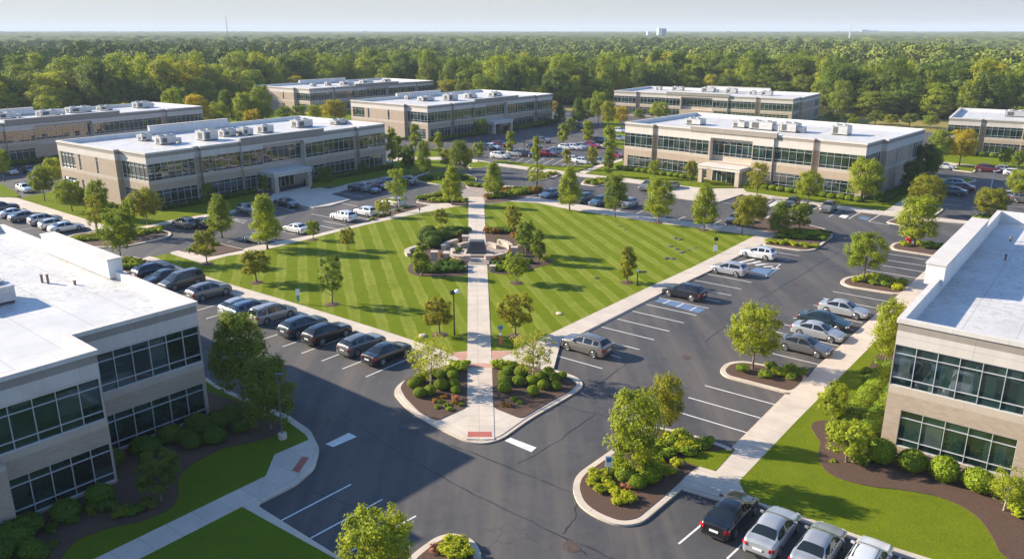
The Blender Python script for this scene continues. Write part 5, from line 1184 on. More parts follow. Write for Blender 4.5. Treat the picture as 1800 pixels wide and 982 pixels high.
TINT.update(clip=(1.0, 1.15, .8), clipsun=(1.75, 1.65, .8), gold=(3.2, 2.4, .8), lemon=(2.6, 2.2, .8), moss=(1.6, 1.6, .9), deep=(.75, .95, .8), rust=(2.6, .9, .8))
SHRUBS = []
def shrub(kind, px, py, w, h_, tint, label, group, zb=.18, world=None):
    p = world or g(px, py, zb); k = random.uniform(.9, 1.1); c = TINT[tint]
    SHRUBS.append(dict(me=random.choice(SP[kind]), p=(p[0], p[1], zb - .03), rz=random.uniform(0, 6.28), s=(w * random.uniform(.93, 1.07), w * random.uniform(.93, 1.07), h_ * random.uniform(.93, 1.07)), c=(c[0] * k, c[1] * k, c[2]), label=label, group=group))
def plant_shrubs():
    SHRUBS.sort(key=lambda q: -q['s'][0] / (q['p'][0] ** 2 + q['p'][1] ** 2 + 700) ** .5)
    for q in SHRUBS[:300]:
        o = bpy.data.objects.new('shrub', q['me']); COL.objects.link(o); o.location = q['p']; o.rotation_euler = (0, 0, q['rz']); o.scale = q['s']; o.color = (*q['c'], 1); tag(o, q['label'], 'shrub', q['group'])
    VV, TT, CL = [], [], []
    for q in SHRUBS[300:]:
        me = q['me']; n = len(me.vertices); v = np.empty(n * 3, np.float32); me.vertices.foreach_get('co', v); v = v.reshape(-1, 3)
        t = np.empty(n, np.float32); me.attributes['tone'].data.foreach_get('value', t)
        keep = np.repeat(np.arange(n // 4) % 2 == 0, 4); v, t = v[keep], t[keep]
        v = v.reshape(-1, 4, 3); v = (v.mean(1, keepdims=True) + (v - v.mean(1, keepdims=True)) * 1.4).reshape(-1, 3)
        c_, s_ = cos(q['rz']), sin(q['rz']); x, y, z = v[:, 0] * q['s'][0], v[:, 1] * q['s'][1], v[:, 2] * q['s'][2]
        VV.append(np.stack([x * c_ - y * s_ + q['p'][0], x * s_ + y * c_ + q['p'][1], z + q['p'][2]], 1)); TT.append(t); CL.append(np.tile(np.array([*q['c'], 1.0]), (len(t), 1)))
    V = np.concatenate(VV); n = len(V) // 4; me = bpy.data.meshes.new('shrubbery'); me.vertices.add(4 * n); me.vertices.foreach_set('co', V.astype(np.float32).ravel())
    me.loops.add(4 * n); me.loops.foreach_set('vertex_index', np.arange(4 * n, dtype=np.int32)); me.polygons.add(n); me.polygons.foreach_set('loop_start', np.arange(0, 4 * n, 4, dtype=np.int32))
    me.attributes.new('tone', 'FLOAT', 'POINT').data.foreach_set('value', np.concatenate(TT)); me.attributes.new('hue', 'FLOAT_COLOR', 'POINT').data.foreach_set('color', np.concatenate(CL).astype(np.float32).ravel())
    me.materials.append(M['leaf_mass']); me.update(calc_edges=True)
    tag(link(bpy.data.objects.new('shrubbery', me)), 'the small far shrubs in the beds and along the more distant offices', 'shrubbery', None, 'stuff')
def shrubs(lst, kind, w, h_, tint, label, group, zb=.18):
    for q in lst: shrub(kind, q[0], q[1], w * (q[2] if len(q) > 2 else 1), h_ * (q[2] if len(q) > 2 else 1), random.choice(tint) if isinstance(tint, list) else tint, label, group, zb)
# headland beds
shrubs([(727, 680), (737, 672, 1.05), (738, 696), (756, 692, .95), (776, 683, 1.1), (774, 664, .9), (796, 665), (798, 682, 1.05), (801, 690, .8), (790, 657), (762, 660, .9)], 'ball', 1.02, .86, 'clipsun', 'small clipped green ball shrub in the left headland bed', 'ball shrubs of the left headland bed')
shrubs([(886, 665), (886, 675), (887, 688, 1.05), (893, 656, .9), (911, 676, 1.05), (916, 660, 1.1), (935, 675, 1.1), (950, 668), (955, 682), (937, 693), (964, 661, 1.05), (975, 670), (978, 683, .9), (988, 664, .8)], 'ball', 1.02, .86, 'clipsun', 'small clipped green ball shrub in the right headland bed', 'ball shrubs of the right headland bed')
shrubs([(808, 650), (800, 644, .9), (814, 645), (885, 647), (875, 645), (898, 645, .9), (750, 662, .8)], 'soft', 1.5, 1.0, 'lemon', 'soft yellow-green shrub at the upper rim of the headland beds', 'soft shrubs at the headland rim')
shrubs([(785, 712), (800, 708), (775, 706), (765, 705), (790, 720), (810, 712), (885, 712), (895, 714), (912, 708), (770, 716), (903, 702), (780, 698)], 'soft', .7, .35, ['rust', 'olive', 'moss'], 'low reddish ground shrub at the point of the headland beds', 'low shrubs at the headland point')
shrub('flower', 801, 704, .9, .75, 'green', 'pink flowering shrub beside the path in the left headland bed', 'flowering shrubs')
# bottom and near islands
shrubs([(793, 957), (803, 964), (812, 957, .9), (800, 975, 1.1), (790, 972), (818, 974), (782, 965, .8)], 'soft', 1.15, .8, 'gold', 'golden soft shrub on the small island at the bottom edge', 'golden shrubs on the bottom island')
shrub('flower', 765, 967, .9, .7, 'green', 'orange-pink flowering shrub on the small island at the bottom edge', 'flowering shrubs')
shrubs([(1048, 843, 1.1), (1042, 850), (1054, 862), (1063, 845), (1073, 855, .9), (1082, 868), (1090, 882, 1.1), (1100, 874), (1108, 880), (1044, 834), (1066, 835, .9), (1085, 884, .8)], 'soft', 1.0, .65, 'gold', 'golden low shrub at the rounded end of the long near island', 'golden shrubs of the long near island')
shrub('flower', 1103, 858, .9, .6, 'green', 'dull red flowering shrub on the long near island', 'flowering shrubs')
shrubs([(1085, 829), (1099, 843), (1140, 845, 1.1), (1145, 838), (1120, 855, .8)], 'ball', 1.4, 1.2, 'clipsun', 'clipped green ball shrub at the rounded end of the long near island', 'ball shrubs of the long near island')
shrubs([(1135, 815, .8), (1175, 832, .9), (1190, 818, .8), (1180, 797, .9), (1160, 805), (1200, 790), (1185, 780), (1205, 775), (1222, 783), (1235, 786, .9), (1195, 768), (1160, 785), (1140, 790, .9), (1210, 798), (1175, 772, .9), (1245, 780, .9), (1155, 825, 1.1)], 'soft', 1.25, .9, ['lemon', 'moss', 'gold'], 'soft bright shrub massed behind the trees of the long near island', 'soft shrubs of the long near island')
# right car park islands
shrubs([(1306, 652), (1345, 662, 1.1), (1355, 647), (1369, 658, 1.1), (1388, 650), (1408, 657, 1.1), (1390, 665, .8)], 'soft', 1.25, .9, ['lemon', 'moss', 'moss'], 'rounded shrub in the mulch of the lower right island', 'shrubs of the lower right island')
shrubs([(1506, 494), (1522, 490), (1535, 499, .9), (1549, 493, 1.1), (1555, 502), (1566, 496, 1.1), (1586, 499, 1.1), (1577, 507), (1540, 489)], 'soft', 1.5, .9, ['lemon', 'gold', 'moss'], 'rounded shrub in the mulch of the middle right island', 'shrubs of the middle right island')
shrubs([(1592, 432), (1586, 428, .8), (1616, 429), (1627, 435, 1.1), (1634, 430), (1642, 435), (1654, 433, .9), (1662, 437)], 'soft', 1.5, .8, ['lemon', 'moss'], 'rounded shrub beside the red hydrant', 'shrubs of the hydrant island')
shrubs([(1352 + 11.5 * i + random.uniform(-2, 2), 425 + 1.3 * i + random.uniform(-2, 2)) for i in range(8)], 'soft', 1.5, .8, ['gold', 'lemon'], 'golden shrub along the front of the corner island', 'golden shrubs of the corner island')
shrubs([(1370 + 11 * i + random.uniform(-3, 3) + 4 * j, 417 - 5 * j + .6 * i + random.uniform(-1, 1)) for i in range(8) for j in range(3)], 'soft', 1.6, .9, ['moss', 'deep', 'lemon'], 'green shrub massed behind the golden front of the corner island', 'green shrubs of the corner island')
# beds by the paved end of the path
shrubs([(738 + 7.5 * i, 351 - 1.6 * i + random.uniform(-1, 1)) for i in range(9)] + [(760 + 8 * i, 353 + random.uniform(-1, 2)) for i in range(8)], 'soft', 1.8, 1.0, ['lemon', 'moss', 'gold'], 'shrub in the bed left of the paved end of the path', 'shrubs left of the paved end')
shrubs([(858 + 9 * i, 349 - 1.2 * i + random.uniform(-1, 1)) for i in range(10)] + [(875 + 9 * i, 342 - .9 * i + random.uniform(-1, 1)) for i in range(9)] + [(890 + 9 * i, 335) for i in range(7)], 'soft', 1.9, 1.15, ['lemon', 'moss', 'olive', 'rust'], 'shrub in the bed right of the paved end of the path', 'shrubs right of the paved end')
shrubs([(823 + 6 * i, 326 + random.uniform(-2, 2)) for i in range(5)], 'soft', 1.8, 1.0, ['moss', 'lemon'], 'shrub on the little island behind the paved end of the path', 'shrubs behind the paved end')
# left islands
shrubs([(125 + 11 * i + 3 * j, 425 - 1.2 * i - 5 * j + random.uniform(-1.5, 1.5)) for i in range(15) for j in range(2)], 'soft', 1.5, .75, ['gold', 'lemon', 'moss'], 'low golden-green shrub on the long left island', 'shrubs of the long left island')
shrubs([(212, 462), (224, 458), (236, 461), (247, 462), (222, 470), (233, 469), (243, 468), (214, 472)], 'soft', 1.5, .8, ['moss', 'lemon'], 'low green shrub on the island behind the near left parapet', 'shrubs behind the near left parapet')
shrubs([(332, 441), (340, 437), (380, 430), (350, 436)], 'soft', 1.2, .6, ['lemon', 'moss'], 'low shrub in the corner bed at the left tip of the lawn', 'shrubs of the left corner bed')
shrubs([(654, 386), (668, 381), (681, 378), (700, 371), (712, 366)], 'soft', 1.1, .6, ['deep', 'moss'], 'low shrub in the mulch strip above the lawn', 'shrubs of the mulch strip above the lawn')
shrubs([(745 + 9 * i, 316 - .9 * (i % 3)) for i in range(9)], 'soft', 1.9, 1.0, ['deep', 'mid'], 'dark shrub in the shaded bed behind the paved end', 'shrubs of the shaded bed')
shrubs([(943, 311), (955, 308), (965, 306), (975, 306), (960, 312)], 'soft', 1.7, .9, ['gold', 'lemon'], 'golden shrub on the island under the tall lamp', 'shrubs under the tall lamp')
shrubs([(1032, 321), (1042, 318), (1053, 317), (1064, 318), (1046, 324), (1058, 322), (1070, 315)], 'soft', 1.7, .9, ['gold', 'lemon', 'moss'], 'golden shrub on the small island before the sunlit office walk', 'shrubs before the sunlit office walk')
shrubs([(1718, 386), (1728, 383), (1740, 381), (1735, 388), (1748, 385)], 'soft', 1.8, 1.0, ['moss', 'lemon'], 'shrub at the foot of the spreading tree behind the near right roof', 'shrubs behind the near right roof')
# hedges along the buildings
def hedge(o, th, x0, x1, y, step, w, h_, kind, tint, label, group, jit=.15, zb=.18):
    n = int((x1 - x0) / step); c, s = cos(th), sin(th)
    for i in range(n + 1):
        x = x0 + step * i + random.uniform(-jit, jit); yy = y + random.uniform(-jit, jit)
        shrub(kind, 0, 0, w, h_, random.choice(tint), label, group, zb, (o[0] + x * c - yy * s, o[1] + x * s + yy * c))
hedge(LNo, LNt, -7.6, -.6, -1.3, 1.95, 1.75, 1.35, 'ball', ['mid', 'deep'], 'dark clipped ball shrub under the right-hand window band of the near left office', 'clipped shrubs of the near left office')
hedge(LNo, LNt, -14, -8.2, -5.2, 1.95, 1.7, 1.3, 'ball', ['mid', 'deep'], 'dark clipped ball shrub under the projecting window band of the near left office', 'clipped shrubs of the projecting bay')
shrubs([(25, 962, 1.3), (-8, 985, 1.3), (55, 975, .8)], 'ball', 1.7, 1.3, 'deep', 'dark clipped shrub at the bottom left corner', 'clipped shrubs at the bottom left corner')
shrubs([(385, 750, 1.2), (411, 742, 1.25), (362, 760, 1.1), (425, 757, .9), (378, 776, 1), (338, 785, .9), (324, 777, .9), (262, 795, 1.1)], 'ball', 1.6, 1.2, ['mid', 'deep'], 'dark shrub scattered in the bed of the near left office', 'scattered shrubs of the near left bed')
shrubs([(190, 893, 1.1), (160, 900, .9), (125, 917, .8), (92, 932, .8), (215, 905, 1), (236, 902, .9), (262, 890, .9), (93, 958, .6), (74, 975, .9)], 'soft', 1.25, .9, ['deep', 'mid', 'olive'], 'loose shaded shrub at the rim of the near left bed', 'loose shrubs of the near left bed')
hedge(RNo, RNt, .4, 12, -1.35, 1.86, 1.85, 1.7, 'ball', ['clipsun'], 'round clipped green shrub under the windows of the near right office', 'clipped shrubs of the near right office', .05)
hedge(RNo, RNt + pi / 2, .3, 18, 1.1, 1.3, 1.9, 1.4, 'ball', ['clipsun', 'clip'], 'clipped hedge shrub along the hidden left wall of the near right office', 'hedge shrubs of the near right office', .12)
hedge(RNo, RNt + pi / 2, .3, 15, 2.6, 1.5, 1.9, 1.3, 'ball', ['clipsun', 'clip'], 'clipped hedge shrub in the outer row left of the near right office', 'outer hedge shrubs of the near right office', .15)
shrubs([(1512, 812, 1), (1500, 735, 1), (1486, 745, .8), (1470, 770, .9), (1532, 668, .8), (1524, 655, .8), (1545, 640, .8)], 'soft', 1.4, 1.0, ['lemon', 'moss'], 'soft shrub among the small trees of the curved mulch bed', 'soft shrubs of the curved mulch bed')
shrub('soft', 1792, 905, 1.6, 1.3, 'lemon', 'bright shrub in the mulch at the right edge below the thin tree', 'soft shrubs of the curved mulch bed'); shrub('soft', 1465, 811, .5, .25, 'lemon', 'tiny weed-like shrub alone in the curved mulch bed', 'soft shrubs of the curved mulch bed')
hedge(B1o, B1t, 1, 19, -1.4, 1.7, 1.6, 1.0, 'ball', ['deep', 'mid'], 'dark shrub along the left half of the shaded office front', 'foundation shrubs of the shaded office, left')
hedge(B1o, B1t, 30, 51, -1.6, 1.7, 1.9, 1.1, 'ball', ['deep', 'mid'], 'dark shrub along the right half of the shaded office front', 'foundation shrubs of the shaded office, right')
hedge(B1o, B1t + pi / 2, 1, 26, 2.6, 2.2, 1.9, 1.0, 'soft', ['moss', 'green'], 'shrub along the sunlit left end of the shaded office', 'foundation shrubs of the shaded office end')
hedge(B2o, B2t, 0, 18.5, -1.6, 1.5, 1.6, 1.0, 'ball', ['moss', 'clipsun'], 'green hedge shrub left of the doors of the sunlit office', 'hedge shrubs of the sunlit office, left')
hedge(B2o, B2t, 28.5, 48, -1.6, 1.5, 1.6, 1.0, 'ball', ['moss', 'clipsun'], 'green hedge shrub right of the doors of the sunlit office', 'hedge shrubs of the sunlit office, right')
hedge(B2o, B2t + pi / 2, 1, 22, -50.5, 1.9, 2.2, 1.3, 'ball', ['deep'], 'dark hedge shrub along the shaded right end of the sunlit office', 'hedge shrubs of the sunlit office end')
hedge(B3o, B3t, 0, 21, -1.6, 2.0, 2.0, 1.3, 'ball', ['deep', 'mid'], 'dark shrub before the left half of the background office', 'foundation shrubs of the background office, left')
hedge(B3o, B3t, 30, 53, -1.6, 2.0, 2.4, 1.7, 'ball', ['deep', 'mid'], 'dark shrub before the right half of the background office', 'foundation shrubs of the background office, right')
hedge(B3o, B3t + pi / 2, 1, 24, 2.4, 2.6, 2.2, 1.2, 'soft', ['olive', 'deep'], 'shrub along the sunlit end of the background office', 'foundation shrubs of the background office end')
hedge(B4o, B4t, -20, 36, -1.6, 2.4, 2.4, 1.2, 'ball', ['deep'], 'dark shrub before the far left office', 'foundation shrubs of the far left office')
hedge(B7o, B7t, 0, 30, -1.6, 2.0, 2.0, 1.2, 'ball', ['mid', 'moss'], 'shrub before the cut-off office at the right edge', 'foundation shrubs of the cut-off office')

# ------------------------------------------------------------------ planted circle with stone walls and fountain
CX = g(838, 443); 
def ringpoly(rx, ry, px, py, n=40):
    c = g(px, py); return [(c.x + rx * cos(2 * pi * k / n), c.y + ry * sin(2 * pi * k / n)) for k in range(n)]
slab('planting_bed', [(717, 470), (717, 478), (735, 485), (790, 485), (822, 484), (822, 402), (790, 402), (762, 405), (745, 415), (735, 432), (728, 455)], .175, 'mulch', 1.5)
slab('planting_bed', [(852, 402), (890, 403), (925, 412), (950, 430), (962, 452), (974, 455), (965, 464), (925, 474), (905, 482), (859, 480)], .175, 'mulch', 1.5)
slab('stone_paving', ringpoly(4.2, 4.6, 838, 443), .182, 'stone_paving', world=True)
def arc_wall(cx, cy, r, a0, a1, h_, t, label, grp='stone garden walls'):
    c = g(cx, cy); mb = MB(); n = max(3, int(abs(a1 - a0) / 9))
    for j in range(n):
        A0, A1 = R(a0 + (a1 - a0) * j / n), R(a0 + (a1 - a0) * (j + 1) / n)
        P = [(r * cos(A0), r * sin(A0)), (r * cos(A1), r * sin(A1)), ((r + t) * cos(A1), (r + t) * sin(A1)), ((r + t) * cos(A0), (r + t) * sin(A0))]
        V = [(c.x + x, c.y + y, z) for z in (.1, h_) for x, y in P]
        fs = [(0, 1, 5, 4), (2, 3, 7, 6)]
        if j == 0: fs.append((3, 0, 4, 7))
        if j == n - 1: fs.append((1, 2, 6, 5))
        mb.add(V, fs, 0)
        P = [((r - .05) * cos(A0), (r - .05) * sin(A0)), ((r - .05) * cos(A1), (r - .05) * sin(A1)), ((r + t + .05) * cos(A1), (r + t + .05) * sin(A1)), ((r + t + .05) * cos(A0), (r + t + .05) * sin(A0))]
        V = [(c.x + x, c.y + y, z) for z in (h_, h_ + .12) for x, y in P]
        mb.add(V, [(4, 5, 6, 7), (0, 1, 5, 4), (2, 3, 7, 6), (3, 2, 1, 0)] + ([(3, 0, 4, 7)] if j == 0 else []) + ([(1, 2, 6, 5)] if j == n - 1 else []), 1)
    tag(mb.build('stone_wall', ['stone_wall', 'stone_cap']), label, 'stone wall', grp)
arc_wall(838, 443, 4.1, 128, 176, .72, .5, 'curved stone wall at the back left of the fountain')
arc_wall(838, 443, 4.1, 4, 52, .72, .5, 'curved stone wall at the back right of the fountain')
arc_wall(838, 443, 4.1, 204, 254, .5, .4, 'curved stone wall at the front left of the fountain')
arc_wall(838, 443, 4.1, 286, 338, .5, .4, 'curved stone wall at the front right of the fountain')
arc_wall(750, 447, 2.2, 100, 215, .45, .55, 'pale curved seat wall alone at the left rim of the planted circle')
arc_wall(838, 443, 2.5, 108, 150, .6, .45, 'short inner stone wall behind the fountain on the left')
arc_wall(838, 443, 2.6, 20, 62, .55, .45, 'short inner stone wall behind the fountain on the right')
arc_wall(838, 443, 2.9, 178, 205, .4, .4, 'small inner stone wall at the left of the fountain')
p0 = g(842, 463, .16); st_ = MB()
for k in range(3): st_.box(-1.25, 1.25, -.45 + .45 * k, .45 * k, 0, .12 + .12 * k)
st_.build('step', ['stone_cap']); so_ = bpy.data.objects['step']; so_.location = p0; tag(so_, 'three low pale steps in the path just below the fountain', 'steps')
def pillar(px, py, w, h_, label):
    p = g(px, py, .15); mb = MB(); mb.box(-w / 2, w / 2, -w / 2, w / 2, -.05, h_, 0).box(-w / 2 - .07, w / 2 + .07, -w / 2 - .07, w / 2 + .07, h_, h_ + .13, 1)
    o = mb.build('stone_pillar', ['stone_wall', 'stone_cap']); o.location = p; tag(o, label, 'stone pillar', 'stone pillars round the fountain')
for a in [(764, 457, .75, 1.0, 'stone pillar at the left of the planted circle'), (785, 458, .7, .9, 'stone pillar left of the front left wall'), (821, 460, .75, .75, 'stone pillar at the left of the steps'), (860, 460, .75, .75, 'stone pillar at the right of the steps'),
          (818, 430, .7, 1.1, 'stone pillar behind the fountain, left'), (866, 476, .6, .55, 'low stone block beside the path below the steps'), (815, 474, .5, .25, 'flat stone block left of the path below the steps'), (904, 449, .75, 1.0, 'stone pillar at the right of the front right wall'), (915, 444, .7, .9, 'stone pillar at the right end of the planted circle')]: pillar(*a)
fo = empty('fountain', 'dark stepped stone fountain in the middle of the paved circle', 'fountain', g(838, 447, .18), 0)
mb = MB()
for k in range(7): mb.box(-1.3 + .06 * k, 1.3 - .06 * k, -1.0 + .15 * k, 1.15, .24 * k, .24 * k + .18, 0); mb.box(-1.22 + .06 * k, 1.22 - .06 * k, -.90 + .15 * k, 1.1, .24 * k + .18, .24 * k + .24, 0)
mb.build('stepped_block', ['dark_stone'], fo)
MB().box(-1.6, 1.6, -1.35, -1.01, 0, .28, 0).box(-1.6, -1.32, -1.0, 1.2, 0, .28, 0).box(1.32, 1.6, -1.0, 1.2, 0, .28, 0).build('basin', ['stone_cap'], fo)
for px, py, r, lb in [(822, 446, .38, 'pale boulder at the left foot of the fountain'), (812, 448, .34, 'boulder left of the pale one by the fountain'), (862, 442, .4, 'grey boulder at the right foot of the fountain'), (808, 434, .3, 'dark boulder behind the fountain')]:
    pass
def rock(px, py, sz, label, mat='grey_rock', grp='rocks in the lawn', n=1):
    p = g(px, py, .13); mb = MB(); rg = random.Random(px * 7 + py)
    bm = bmesh.new(); bmesh.ops.create_icosphere(bm, subdivisions=2, radius=1)
    for v in bm.verts: v.co *= rg.uniform(.78, 1.12); v.co = Vector((v.co.x * sz, v.co.y * sz * .8, v.co.z * sz * .28 + sz * .08))
    me = bpy.data.meshes.new('rock'); bm.to_mesh(me); bm.free(); me.materials.append(M[mat]); o = bpy.data.objects.new('rock', me); COL.objects.link(o); o.location = p; o.rotation_euler = (0, 0, rg.random() * 6); tag(o, label, 'rock', grp)
for px, py, s_, lb in [(822, 450, .38, 'pale boulder at the left foot of the fountain'), (812, 451, .32, 'second boulder left of the fountain'), (864, 444, .4, 'boulder at the right foot of the fountain')]: rock(px, py, s_, lb, 'stone_wall', 'boulders by the fountain')
for px, py, s_ in [(1187, 419, .5), (1195, 421, .45), (1178, 433, .45), (1189, 438, .4), (1196, 444, .4), (1172, 454, .5), (1181, 455, .45), (1202, 443, .35), (1210, 439, .3), (1048, 489, .35), (1222, 436, .3), (1090, 398, .3), (1100, 403, .3)]: rock(px, py, s_, 'low dark rock sunk in the right half of the lawn')
rock(983, 551, .42, 'reddish rock alone near the lower edge of the right lawn', 'stone_wall', 'single rocks'); rock(743, 590, .5, 'pale rock on the left lawn left of the lamp post', 'stone_cap', 'single rocks')
shrubs([(771 + 6.2 * i, 407 + random.uniform(-1, 1.5)) for i in range(9)] + [(768 + 7 * i, 415 + random.uniform(-1, 1)) for i in range(6)], 'soft', 1.7, 1.1, ['rust', 'deep', 'moss', 'olive', 'gold'], 'mixed shrub behind the fountain walls, left of the path', 'shrubs behind the fountain, left')
shrubs([(754, 417), (748, 425), (757, 428), (768, 425), (762, 434), (778, 424)], 'ball', 2.2, 1.9, ['deep', 'olive', 'mid'], 'tall shrub at the back left of the planted circle', 'tall shrubs of the planted circle')
shrubs([(857 + 6.5 * i, 408 + random.uniform(-1, 2)) for i in range(8)] + [(906, 417), (914, 422), (922, 430), (915, 437), (930, 440)], 'soft', 1.7, 1.1, ['rust', 'deep', 'moss', 'olive'], 'mixed shrub behind the fountain walls, right of the path', 'shrubs behind the fountain, right')
shrubs([(738 + 9 * i, 477 + random.uniform(-1.5, 2)) for i in range(9)] + [(790 + 9 * i, 468) for i in range(3)] + [(770, 470), (778, 466), (748, 470)], 'soft', 1.7, 1.1, ['deep', 'mid', 'deep', 'moss'], 'dark shrub at the front left of the planted circle', 'shrubs at the front left of the circle')
shrubs([(872 + 9 * i, 475 - .6 * i + random.uniform(-1, 1)) for i in range(6)] + [(874 + 9 * i, 467) for i in range(5)] + [(930, 462), (958, 458)], 'soft', 1.5, 1.0, ['moss', 'deep', 'lemon'], 'green shrub at the front right of the planted circle', 'shrubs at the front right of the circle')

shrubs([(797, 462), (803, 468), (789, 459), (778, 452), (806, 441), (872, 458), (884, 456), (893, 447), (800, 427), (806, 424), (790, 432), (876, 424), (884, 430)], 'soft', 1.2, .8, ['moss', 'rust', 'olive', 'lemon'], 'small mixed plant growing among the fountain walls', 'plants among the fountain walls')

# ------------------------------------------------------------------ lamp posts, signs, hydrant
def lamp(px, py, ty, label, heads=1, base=True, metal='pole_metal', arm=.7, ang=0):
    h_ = hgt(px, py, ty); p = g(px, py, .1); o = empty('lamp_post', label, 'lamp post', (p.x, p.y, .1), ang, 'lamp posts')
    MB().lathe([(.075, 0), (.05, h_)], 10).build('pole', [metal], o)
    if base: MB().lathe([(.30, 0), (.30, .45), (.26, .48)], 16).build('base', ['concrete_kerb'], o)
    for s in ((1, -1) if heads == 2 else (1,)):
        MB().box(min(0, s * arm), max(0, s * arm), -.03, .03, h_ - .08, h_ - .02).build('arm', [metal], o)
        MB().box(s * arm - .24, s * arm + .24, -.12, .12, h_ - .09, h_ + .02).build('lamp_head', [metal], o)
    return o
lamp(497, 771, 657, 'grey lamp post on a round concrete foot near the left kerb', 1, True, 'pole_metal', .15)
l2 = empty('lamp_post', 'black lamp post with a pale globe head left of the path', 'lamp post', (*g(799, 588, .14)[:2], .14), 0, 'lamp posts')
h2 = hgt(799, 588, 517)
MB().lathe([(.10, 0), (.07, .3), (.05, h2)], 10).build('pole', ['black_metal'], l2)
MB().lathe([(.10, h2 - .05), (.30, h2 + .1), (.26, h2 + .28), (.05, h2 + .36)], 14, 0, Matrix.Translation((-.08, 0, 0))).build('lamp_head', ['black_metal'], l2)
MB().lathe([(.05, h2 + .05), (.24, h2 + .15), (.28, h2 + .28), (.15, h2 + .42), (.02, h2 + .45)], 14, 0, Matrix.Translation((.32, 0, 0))).build('globe', ['lamp_white'], l2)
l3 = empty('path_light', 'low black path light beside the small upright tree on the right lawn', 'path light', (*g(1120, 501, .14)[:2], .14), 0)
h3 = hgt(1120, 501, 476); MB().lathe([(.14, 0), (.14, .12), (.06, .14), (.05, h3)], 10).build('pole', ['black_metal'], l3)
MB().lathe([(.12, h3 - .1), (.16, h3 + .05), (.05, h3 + .15)], 12, 0, Matrix.Translation((0, 0, 0))).build('globe', ['lamp_white'], l3); MB().box(.05, .95, -.15, .15, h3 - .18, h3 - .05).build('hood', ['black_metal'], l3)
lamp(944, 338, 200, 'tall thin dark lamp mast right of the paved end of the path', 2, False, 'black_metal', .6)
lamp(922, 280, 226, 'dark lamp post among the cars of the middle car park', 2, False, 'black_metal', .8)
lamp(1742, 331, 300, 'slim pale lamp post with a curved arm at the far right', 1, False, 'lamp_white', .8)
lamp(171, 413, 342, 'thin post on the long left island', 1, False, 'pole_metal', .3)
def sign(px, py, ty, w, parts, label, post='pole_metal'):
    h_ = hgt(px, py, ty); p = g(px, py, .16); o = empty('sign', label, 'sign', (p.x, p.y, .16), 0, 'small signs')
    MB().box(-.035, .035, -.035, .035, 0, h_ - .02).build('post', [post], o)
    for i, (z0, z1, ww, mat) in enumerate(parts): MB().box(-ww / 2, ww / 2, -.07, -.04, h_ * z0, h_ * z1).build('panel', [mat], o)
    return o
s_ = sign(1069, 838, 800, .5, [(.50, 1.0, .46, 'sign_white')], 'small white and blue sign on a post at the near island kerb')
hs = hgt(1069, 838, 800); MB().box(-.15, .15, -.085, -.072, hs * .72, hs * .92).build('panel_emblem', ['sign_blue'], s_)
sign(525, 533, 508, .4, [(.60, 1.0, .42, 'sign_white'), (.18, .55, .30, 'sign_green')], 'pale green and white marker post on the left lawn')
sign(880, 610, 572, .4, [(.84, 1.0, .40, 'sign_blue'), (.12, .52, .28, 'sign_red'), (.56, .68, .2, 'sign_white')], 'marker post with a blue top and red panel right of the path')
sign(1257, 444, 417, .3, [(.78, 1.0, .5, 'black_metal'), (.1, .5, .5, 'sign_white')], 'dark topped post at the right tip of the lawn')
sign(738, 376, 366, .3, [(.7, 1.0, .25, 'black_metal')], 'short dark post at the lawn edge above the left lawn', 'black_metal')
sign(687, 382, 371, .3, [(.6, 1.0, .22, 'black_metal')], 'tiny dark post beside the upper left walk', 'black_metal')
hy = empty('fire_hydrant', 'red fire hydrant at the tip of the island under the bushy tree', 'fire hydrant', (*g(1598, 431, .17)[:2], .17), 0)
MB().lathe([(.34, 0), (.34, .12), (.24, .14), (.22, 1.0), (.28, 1.05), (.25, 1.25), (.10, 1.42)], 14).build('body', ['red_paint'], hy, True, 40)
for s in (1, -1): MB().lathe([(.12, 0), (.12, .22), (.15, .22), (.15, .32)], 10, 0, Matrix.Translation((s * .2, 0, .85)) @ Matrix.Rotation(s * pi / 2, 4, 'Y')).build('nozzle', ['red_paint'], hy)
MB().box(.45, .95, -.1, .1, 0.9, 1.7).box(.66, .74, -.04, .04, 0, .9).build('marker_flag', ['red_paint'], hy)
plant_shrubs()
# ------------------------------------------------------------------ woods
M['leaf'], M['leaf_wood']
def m_far(name='leaf_far', k=1.0):
    m, nt, b = nm(name); w = coords(nt)
    at = node(nt, 'ShaderNodeAttribute'); at.attribute_name = 'tone'
    c = mixc(nt, at.outputs['Fac'], tuple(x * k for x in (0.080, 0.120, 0.026)), tuple(x * k for x in (0.235, 0.275, 0.045)))
    f = noise(nt, w, 0.012, 5, 0.7); c = mixc(nt, mathn(nt, 'MULTIPLY', ramp(nt, f, 0.45, 0.65), 0.4), c, tuple(x * k for x in (0.22, 0.215, 0.04)))
    f2 = noise(nt, w, 0.09, 5, 0.8); c = mixc(nt, mathn(nt, 'MULTIPLY', ramp(nt, f2, 0.5, 0.75), 0.5), c, tuple(x * k for x in (0.050, 0.085, 0.020)))
    nt.links.new(c, b.inputs['Base Color']); b.inputs['Roughness'].default_value = 0.8; b.inputs['Specular IOR Level'].default_value = 0.1
m_far()
m_far('leaf_horizon', .6)
FRONT = [(-150, 222), (0, 218), (60, 212), (100, 208), (300, 204), (400, 196), (450, 186), (520, 172), (640, 170), (760, 176), (800, 186), (960, 188), (1060, 184), (1100, 178), (1200, 176), (1440, 186), (1470, 204), (1520, 206), (1660, 210), (1760, 218), (1950, 220)]
FP = [g(x, y) for x, y in FRONT]
FA = np.array([atan2(p.x, p.y) for p in FP]); FD = np.array([sqrt(p.x ** 2 + p.y ** 2) for p in FP])
front = lambda a: float(np.interp(a, FA, FD))
